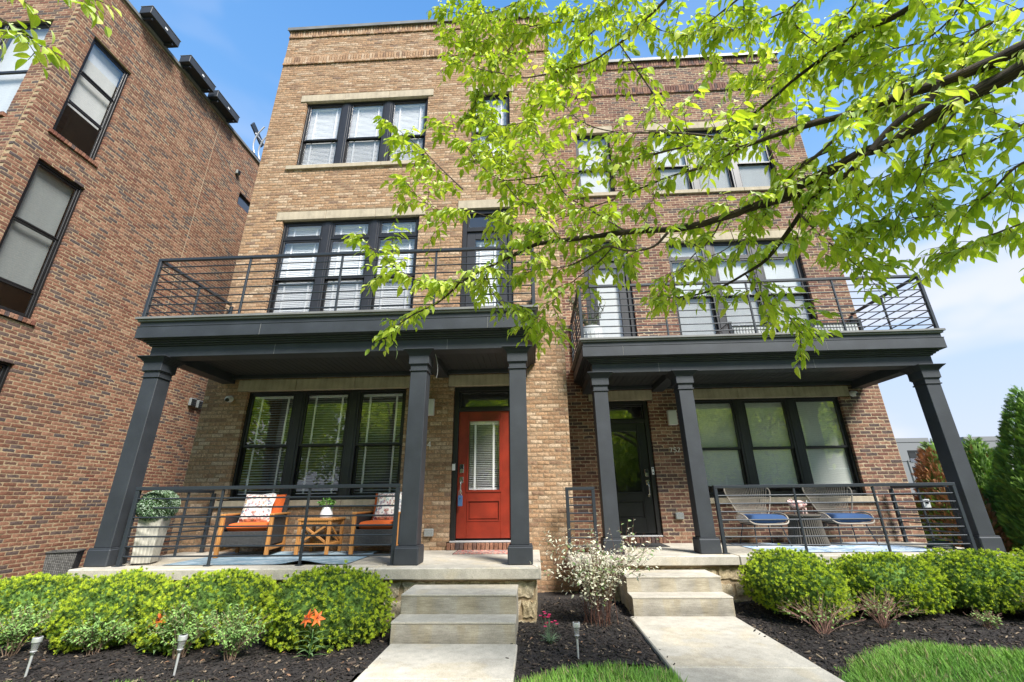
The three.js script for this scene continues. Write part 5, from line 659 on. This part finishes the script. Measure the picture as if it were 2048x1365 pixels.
const RIGHT_BRANCHES=[
{p:[[2.83,3.55,5.71],[2.71,3.55,5.63],[2.59,3.53,5.55],[2.43,3.52,5.46],[2.24,3.52,5.37],[2.05,3.51,5.28],[1.77,3.51,5.18],[1.53,3.49,5.09],[1.45,3.48,5.06]],r:[0.036, 0.012],lf:1.1},
{p:[[2.77,3.47,5.74],[2.67,3.42,5.62],[2.56,3.39,5.53],[2.43,3.36,5.44],[2.3,3.31,5.33],[2.18,3.27,5.25],[2.08,3.26,5.21],[1.87,3.19,5.09],[1.7,3.15,5.0],[1.81,3.16,4.97],[1.58,3.14,4.89],[1.38,3.11,4.81],[1.1,3.09,4.72],[0.79,3.13,4.65],[0.48,3.14,4.58],[0.2,3.15,4.52],[0.05,3.15,4.48],[-0.18,3.08,4.4],[-0.36,3.03,4.34],[-0.55,2.96,4.27],[-0.69,2.87,4.2],[-0.81,2.81,4.15],[-0.98,2.76,4.1],[-1.15,2.68,4.03]],r:[0.04, 0.004],lf:0.9},
{p:[[2.34,3.45,5.5],[2.29,3.37,5.46],[2.16,3.3,5.42],[2.04,3.2,5.36],[2.0,3.15,5.34]],r:[0.02, 0.016],lf:0.3},
{p:[[2.03,3.21,5.25],[2.02,3.17,5.2],[1.92,3.12,5.08],[1.85,3.08,5.0],[1.8,3.02,4.93],[1.74,2.93,4.82],[1.65,2.82,4.69],[1.54,2.77,4.6],[1.41,2.72,4.51],[1.27,2.7,4.44],[1.09,2.71,4.37]],r:[0.02, 0.004],lf:0.72},
{p:[[2.59,4.25,5.61],[2.49,4.2,5.45],[2.38,4.2,5.35],[2.29,4.21,5.3],[2.15,4.18,5.17],[1.96,4.12,5.01],[1.89,4.08,4.95],[1.79,4.03,4.87],[1.63,3.97,4.76],[1.53,3.92,4.68]],r:[0.022, 0.005],lf:1.4},
{p:[[2.04,3.48,5.3],[1.98,3.41,5.22],[1.88,3.34,5.12],[1.77,3.28,5.03],[1.67,3.21,4.95]],r:[0.014, 0.006],lf:0.8},
{p:[[1.45,3.48,5.06],[1.38,3.56,5.05],[1.1,3.71,4.98],[0.68,3.86,4.87],[0.45,4.0,4.84],[0.31,4.19,4.84]],r:[0.01, 0.003],lf:0.72},
{p:[[1.45,3.48,5.06],[1.3,3.46,4.94],[1.04,3.48,4.8],[0.71,3.46,4.62],[0.29,3.43,4.43],[0.13,3.41,4.35]],r:[0.01, 0.003],lf:0.72},
{p:[[1.33,5.02,5.31],[1.14,4.97,5.08],[0.86,4.9,4.83],[0.72,4.88,4.74],[0.58,4.87,4.66],[0.01,4.99,4.45],[-0.02,5.01,4.44],[-0.26,5.15,4.4],[-0.44,5.25,4.37],[-0.6,5.38,4.36]],r:[0.012, 0.003],lf:1},
{p:[[0.75,4.59,5.02],[0.94,4.16,4.98],[1.12,3.74,4.96]],r:[0.005, 0.007],lf:0.43},
{p:[[1.19,3.58,5.0],[1.02,3.63,4.9],[0.69,3.69,4.71],[0.35,3.76,4.54],[-0.01,3.82,4.39],[-0.11,4.05,4.38],[-0.3,4.22,4.35]],r:[0.008, 0.003],lf:0.72},
{p:[[0.96,2.98,4.84],[0.88,2.93,4.75],[0.72,2.96,4.66],[0.59,3.03,4.61],[0.44,3.0,4.51],[0.3,2.98,4.43],[0.04,3.02,4.31]],r:[0.01, 0.003],lf:0.72},
{p:[[0.24,3.12,4.61],[0.08,3.38,4.6],[-0.01,3.47,4.59],[0.02,3.44,4.55],[-0.13,3.63,4.55],[-0.28,4.0,4.56],[-0.36,4.28,4.58]],r:[0.006, 0.002],lf:0.72},
{p:[[0.12,3.15,4.57],[0.0,3.25,4.55],[0.02,3.23,4.53],[-0.2,3.37,4.49],[-0.44,3.5,4.45],[-0.74,3.57,4.37],[-0.87,3.69,4.36],[-1.04,3.85,4.35]],r:[0.006, 0.002],lf:0.72},
{p:[[0.68,3.09,4.74],[0.5,3.3,4.67],[0.29,3.54,4.61],[0.15,4.05,4.57],[0.09,4.28,4.56]],r:[0.006, 0.002],lf:0.72},
{p:[[1.17,5.76,4.84],[0.75,5.64,4.55],[0.33,5.75,4.43],[0.05,5.81,4.36],[-0.23,5.82,4.27],[-0.51,5.87,4.2],[-0.76,6.03,4.18]],r:[0.008, 0.002],lf:2.1},
{p:[[0.64,5.15,4.75],[0.39,5.06,4.56],[0.1,4.78,4.22],[-0.2,4.78,4.11],[-0.45,4.94,4.08]],r:[0.006, 0.002],lf:1.6},
{p:[[0.18,3.74,4.57],[-0.23,3.83,4.45],[-0.41,4.03,4.44],[-0.52,4.21,4.44],[-0.72,4.4,4.43]],r:[0.006, 0.002],lf:0.72},
{p:[[-0.53,3.71,4.49],[-0.63,3.83,4.48],[-0.73,3.95,4.48],[-0.88,4.14,4.47],[-1.03,4.3,4.47],[-1.16,4.44,4.46]],r:[0.006, 0.002],lf:0.72},
{p:[[3.05,3.96,5.69],[2.95,3.94,5.58],[2.79,3.94,5.45],[2.67,3.86,5.32],[2.55,3.84,5.24],[2.39,3.8,5.13]],r:[0.009, 0.003],lf:1.7},
{p:[[2.66,4.94,5.22],[2.57,4.84,5.0],[2.35,4.73,4.73],[2.16,4.67,4.57],[2.0,4.76,4.52],[1.87,4.94,4.51]],r:[0.009, 0.003],lf:1.5},
{p:[[2.52,2.77,5.71],[2.53,2.86,5.52],[2.55,2.83,5.27],[2.49,2.86,5.1],[2.39,2.93,4.96],[2.3,2.92,4.81]],r:[0.007, 0.003],lf:1.5},
{p:[[2.52,2.55,5.63],[2.55,2.58,5.43],[2.55,2.61,5.27],[2.53,2.61,5.12]],r:[0.006, 0.003],lf:1.4},
{p:[[2.65,3.03,5.69],[2.61,3.1,5.53],[2.55,3.11,5.36],[2.44,3.15,5.21],[2.31,3.19,5.08],[2.17,3.14,4.9]],r:[0.007, 0.003],lf:1.5},
{p:[[2.39,3.28,5.58],[2.38,3.27,5.54],[2.36,3.21,5.4],[2.37,3.12,5.24],[2.38,3.0,5.07],[2.29,2.95,4.93]],r:[0.007, 0.002],lf:1},
{p:[[2.66,4.13,5.67],[2.65,4.04,5.45],[2.58,4.02,5.34],[2.45,4.07,5.25],[2.27,4.12,5.15]],r:[0.007, 0.003],lf:1.7},
{p:[[1.35,3.09,4.81],[1.33,3.04,4.72],[1.29,3.0,4.63],[1.23,2.97,4.54],[1.16,2.9,4.42],[1.08,2.86,4.32]],r:[0.007, 0.002],lf:0.72},
{p:[[-0.53,2.91,4.36],[-0.71,2.92,4.33],[-0.9,2.96,4.32],[-1.04,3.04,4.33],[-1.18,3.15,4.34],[-1.3,3.25,4.36]],r:[0.005, 0.002],lf:1.1},
{p:[[-0.36,3.03,4.34],[-0.31,2.89,4.25],[-0.23,2.78,4.18],[-0.06,2.78,4.14],[-0.01,2.71,4.1]],r:[0.005, 0.002],lf:1.1},
{p:[[1.77,4.72,5.39],[1.54,4.75,5.12],[1.35,4.77,4.93],[1.15,4.94,4.86]],r:[0.008, 0.003],lf:1.6},
{p:[[1.98,3.38,5.11],[1.84,3.36,5.0],[1.77,3.22,4.83],[1.67,3.14,4.72],[1.47,3.01,4.54],[1.31,2.98,4.46]],r:[0.008, 0.003],lf:0.86},
{p:[[0.72,3.13,4.65],[0.55,2.98,4.5],[0.36,2.88,4.39],[0.2,2.76,4.29],[0.04,2.64,4.18]],r:[0.006, 0.002],lf:0.79},
{p:[[1.71,2.93,5.06],[1.87,2.85,4.95],[2.09,2.77,4.82],[2.23,2.7,4.74]],r:[0.006, 0.002],lf:1},
{p:[[1.55,2.78,4.59],[1.67,2.65,4.5],[1.84,2.56,4.42],[2.0,2.47,4.34]],r:[0.005, 0.002],lf:1.1},
{p:[[2.92,3.77,5.74],[2.82,3.75,5.57],[2.71,3.75,5.46],[2.6,3.65,5.29],[2.44,3.65,5.18]],r:[0.007, 0.003],lf:1.6},
{p:[[2.5,4.36,5.55],[2.4,4.31,5.41],[2.29,4.24,5.27],[2.14,4.23,5.18],[1.99,4.42,5.16]],r:[0.007, 0.003],lf:1.7},
{p:[[2.01,4.6,5.44],[1.94,4.55,5.26],[1.79,4.58,5.14],[1.63,4.63,5.04]],r:[0.007, 0.003],lf:1.6},
{p:[[0.32,5.88,4.82],[0.09,5.87,4.63],[-0.22,5.92,4.48],[-0.49,6.01,4.38],[-0.74,6.16,4.33]],r:[0.006, 0.002],lf:1.8},
{p:[[-0.09,5.55,4.39],[-0.28,5.41,4.27],[-0.45,5.24,4.14],[-0.54,5.09,4.03]],r:[0.004, 0.002],lf:1.8}];
const LEFT_BRANCHES=[
{p:[[-2.91,3.91,6.27],[-2.77,3.82,6.15],[-2.63,3.81,6.08],[-2.5,3.83,6.04],[-2.4,3.84,6.01]],r:[0.012, 0.003],lf:0.7},
{p:[[-2.79,3.46,6.2],[-2.65,3.52,6.14],[-2.57,3.53,6.09],[-2.51,3.51,6.03],[-2.46,3.49,5.99]],r:[0.008, 0.003],lf:0.7}];
// ---------- street trees ----------
const leafPal = [lin(.56, .72, .03), lin(.64, .80, .04), lin(.72, .84, .06), lin(.46, .63, .025), lin(.36, .53, .03), lin(.78, .87, .10)];
const leafMats = leafPal.map(c => leafMat(c, .6)), leafWhite = leafMat(lin(1, 1, 1), .6);
const leafGeos = [leafBlade(.075, .034, .35, .22, 5), leafBlade(.075, .031, .2, .45, 5), leafBlade(.075, .037, .5, .08, 5)];
function streetTree(label, name, base, trunkPts, trunkR, limbs, branches, seed, o) {
  const t = thing(name, label, 'tree', base, 0, 'street trees'), r = rng(seed), off = V(...base), list = [], tw = [], small = [];
  const loc = p => V(p[0], p[1], p[2]).sub(off);
  P('trunk', tube(trunkPts.map(loc), q => lerp(trunkR[0], trunkR[1], q) * (1 + .5 * Math.exp(-q * 14)), 0, 30, 16), M.bark, t);
  for (const l of limbs) P('limb', tube(l.p.map(loc), l.r[0], l.r[1], 0, 12, true, .2), M.bark, t);
  const addLeaf = (p, d) => { const hang = V(d.x, d.y * .6 - .35 - r() * .55, d.z).add(rdir(r).multiplyScalar(.35)); const s = .5 + r() * .85; list.push({ p: p.clone(), m: dirMat(p, hang, V(0, 1, 0).add(rdir(r).multiplyScalar(.55)), s), s, g: Math.floor(r() * 3), c: Math.floor(Math.pow(r(), 1.1) * 6) }); };
  const twig = (p0, d, L, gen) => { const side = rdir(r), m = p0.clone().addScaledVector(d, L * .5).addScaledVector(side, L * .08), e = p0.clone().addScaledVector(d, L).add(V(0, -L * .16, 0)).addScaledVector(side, L * .06); tw.push(tube([p0, m, e], .0028 - gen * .0008, .0011, 6, 5)); const cv = new THREE.CatmullRomCurve3([p0, m, e]); const n = Math.max(3, Math.round(L / .030)); let sg = 1;
    for (let k = 1; k <= n; k++) { const s = k / n, p = cv.getPoint(s), tg = cv.getTangent(s), pl = V().crossVectors(tg, V(0, 1, 0)).normalize().multiplyScalar(sg); sg = -sg; addLeaf(p, k === n ? tg : tg.clone().multiplyScalar(.55).add(pl)); }
    if (gen === 0) for (let k = 0; k < 3; k++) if (r() < .7) { const s = .25 + r() * .6, tg = cv.getTangent(s); twig(cv.getPoint(s), tg.multiplyScalar(.6).add(V().crossVectors(tg, V(0, 1, 0)).multiplyScalar(r() < .5 ? 1 : -1)).add(rdir(r).multiplyScalar(.35)).normalize(), L * (.35 + r() * .35), 1); } };
  for (const b of branches) { const pts = b.p.map(loc); P('branch', tube(pts, b.r[0], b.r[1], Math.round(pts.length * (b.r[0] > .015 ? 9 : 5)), b.r[0] > .015 ? 10 : 6, true, .28), b.r[0] > .015 ? M.bark : M.twig, t); const cv = new THREE.CatmullRomCurve3(pts, false, 'centripetal'), L = cv.getLength(), n = Math.round(L / .060 * b.lf);
    for (let k = 0; k < n; k++) { const s = clamp((k + r()) / n, 0, 1); if (b.r[0] > .02 && s < .35 && r() < .45) continue; const tg = cv.getTangentAt(s), d = tg.multiplyScalar(.5 + .5 * r()).add(rdir(r).multiply(V(1, .75, 1))).normalize(); twig(cv.getPointAt(s), d, (.10 + .22 * r()) * (o.len || 1), 0); } for (let k = 0; k < (o.len ? 1 : 3); k++) twig(pts[pts.length - 1], cv.getTangentAt(1).add(rdir(r).multiplyScalar(.5)).normalize(), .18 * (o.len || 1), 0); }
  P('twig', tw, M.twig, t, { kind: 'stuff' });
  for (const l of list) { const w = l.p.clone().add(off), q = w.clone().project(camera); l.score = Math.abs(q.x) < 1 && Math.abs(q.y) < 1 ? l.s / w.distanceTo(camera.position) : 0; }
  list.sort((a, b) => b.score - a.score); const own = o.own ?? 300;
  list.slice(0, own).forEach(l => { if (!l.score) { small.push(l); return; } const m = new THREE.Mesh(leafGeos[l.g], leafMats[l.c]); m.name = 'leaf'; l.m.decompose(m.position, m.quaternion, m.scale); m.castShadow = m.receiveShadow = true; t.add(m); }); small.push(...list.slice(own));
  leafGeos.forEach((g, k) => { const l = small.filter(x => x.g === k); stuffCopies('foliage', g, leafWhite, l.map(x => x.m), l.map(x => leafPal[x.c]), t); });
  // the rest of the crown, above and behind the camera
  if (o.crown) { const [cx, cy, cz, R, n] = o.crown, ms = [], cs = []; for (let k = 0; k < n; k++) { const d = rdir(r), q = R * Math.cbrt(.25 + .75 * r()) * (.75 + .5 * fbm(d.x * 2 + 9, d.z * 2 + d.y * 2 + 9, 4096, 3, seed)), p = V(cx + d.x * q, cy + d.y * q * .8, cz + d.z * q); if (inFrame(p, .12)) continue; ms.push(dirMat(p.sub(off), rdir(r).add(V(0, -.4, 0)), V(0, 1, 0).add(rdir(r).multiplyScalar(.6)), 1.1 + r() * .9)); cs.push(leafPal[Math.floor(r() * 6)]); } stuffCopies('crown_leaves', leafGeos[0], leafWhite, ms, cs, t); }
  console.log(name, 'leaves', list.length); return t;
}
streetTree('tree with bright green leaves whose limbs reach in from the right', 'street_tree', [4.6, -.1, 6.8], [[4.6, -.1, 6.8], [4.58, 1.5, 6.78], [4.5, 3.0, 6.7], [4.5, 4.6, 6.72], [4.55, 6.2, 6.8]], [.13, .05],
  [{ p: [[4.52, 2.7, 6.72], [4.0, 3.2, 6.4], [3.4, 3.5, 6.05], [2.83, 3.55, 5.71]], r: [.056, .037] }, { p: [[4.5, 2.5, 6.72], [3.9, 3.0, 6.4], [3.3, 3.35, 6.05], [2.77, 3.47, 5.74]], r: [.06, .041] }, { p: [[4.5, 4.2, 6.7], [3.9, 4.6, 6.2], [3.2, 4.7, 5.8], [2.55, 4.55, 5.55]], r: [.05, .03] }, { p: [[4.5, 3.8, 6.7], [5.2, 4.8, 7.5], [5.9, 5.5, 8.2]], r: [.05, .02] }, { p: [[4.5, 4.4, 6.7], [4.9, 5.4, 7.5], [5.5, 6.2, 8.5]], r: [.04, .015] }],
  RIGHT_BRANCHES, 401, { crown: [6.3, 5.2, 8.6, 2.2, 4600] });
streetTree('tree whose leafy twigs hang in at the top left corner', 'street_tree', [-4.9, -.1, 7.2], [[-4.9, -.1, 7.2], [-4.88, 1.6, 7.2], [-4.85, 3.2, 7.15], [-4.8, 5.4, 7.2]], [.12, .04], [{ p: [[-4.86, 3.0, 7.15], [-4.2, 3.6, 6.8], [-3.5, 3.9, 6.5], [-2.91, 3.91, 6.27]], r: [.045, .013] }, { p: [[-4.86, 2.8, 7.15], [-4.1, 3.3, 6.8], [-3.4, 3.6, 6.5], [-2.83, 3.62, 6.24]], r: [.03, .009] }, { p: [[-4.85, 3.5, 7.2], [-5.3, 4.5, 7.9], [-5.6, 5.3, 8.4]], r: [.04, .015] }],
  LEFT_BRANCHES, 402, { own: 60, len: .75, crown: [-5.8, 5.4, 8.6, 2.1, 4200] });
// trees and a row house across the street, mirrored in the ground floor glass
function farTree(label, x, z, H, R, seed) { const t = thing('far_tree', label, 'tree', [x, -.2, z], 0, 'trees across the street'), r = rng(seed), ms = [], cs = []; P('trunk', tube([V(0, 0, 0), V(.1, H * .3, 0), V(0, H * .7, .1)], .22, .08, 10, 12), M.bark, t); for (let k = 0; k < 6; k++) { const a = k * 1.05 + r(), y = H * (.28 + .06 * k); P('limb', tube([V(.05, y, 0), V(Math.cos(a) * R * .4, y + H * .12, Math.sin(a) * R * .4), V(Math.cos(a) * R * .7, y + H * .22, Math.sin(a) * R * .7)], .07, .02, 8, 8), M.bark, t); } for (let k = 0; k < 5000; k++) { const d = rdir(r), q = R * Math.cbrt(.2 + .8 * r()) * (.65 + .7 * fbm(d.x * 2.4 + 9, d.z * 2.4 + d.y * 2.4 + 9, 4096, 3, seed)); ms.push(dirMat(V(d.x * q, H * .62 + d.y * q * .95, d.z * q), rdir(r), V(0, 1, 0).add(rdir(r).multiplyScalar(.7)), 4 + r() * 2.5)); cs.push(leafPal[Math.floor(r() * 6)]); } stuffCopies('foliage', leafGeos[2], leafWhite, ms, cs, t); }
[[-17.5, 20.5, 9.5, 3.9], [-11.8, 21.5, 10, 4.0], [-6.2, 20.8, 9.5, 3.9], [-.8, 21.8, 10, 4.1], [5.0, 21.2, 9, 3.6], [10.8, 21.0, 9.5, 3.9], [16.5, 21.5, 10, 4.0]].forEach((q, k) => farTree(`leafy tree across the street, ${['first', 'second', 'third', 'fourth', 'fifth', 'sixth', 'seventh'][k]} of seven from the left`, ...q, 501 + k));
{ const h = worldThing('row_house', 'brick row house across the street behind the trees', 'house', [8, 0, 28]); P('wall', rb(-14, 26, -.2, 8.5, 27, 34, .02), M.far, h); P('roof', rb(-14.3, 26.3, 8.5, 8.8, 26.8, 34.2, .02), M.trimlight, h); for (let k = 0; k < 10; k++) for (const y of [1.2, 4.8]) { const w = sub('window', h), x = -12.5 + k * 4; P('frame', rb(x - .1, x + 1.7, y - .1, y + 2.1, 26.93, 27.02), M.white, w); P('pane', rb(x, x + 1.6, y, y + 2, 26.90, 26.925, 0), M.frame, w); } }
renderer.render(scene, camera);
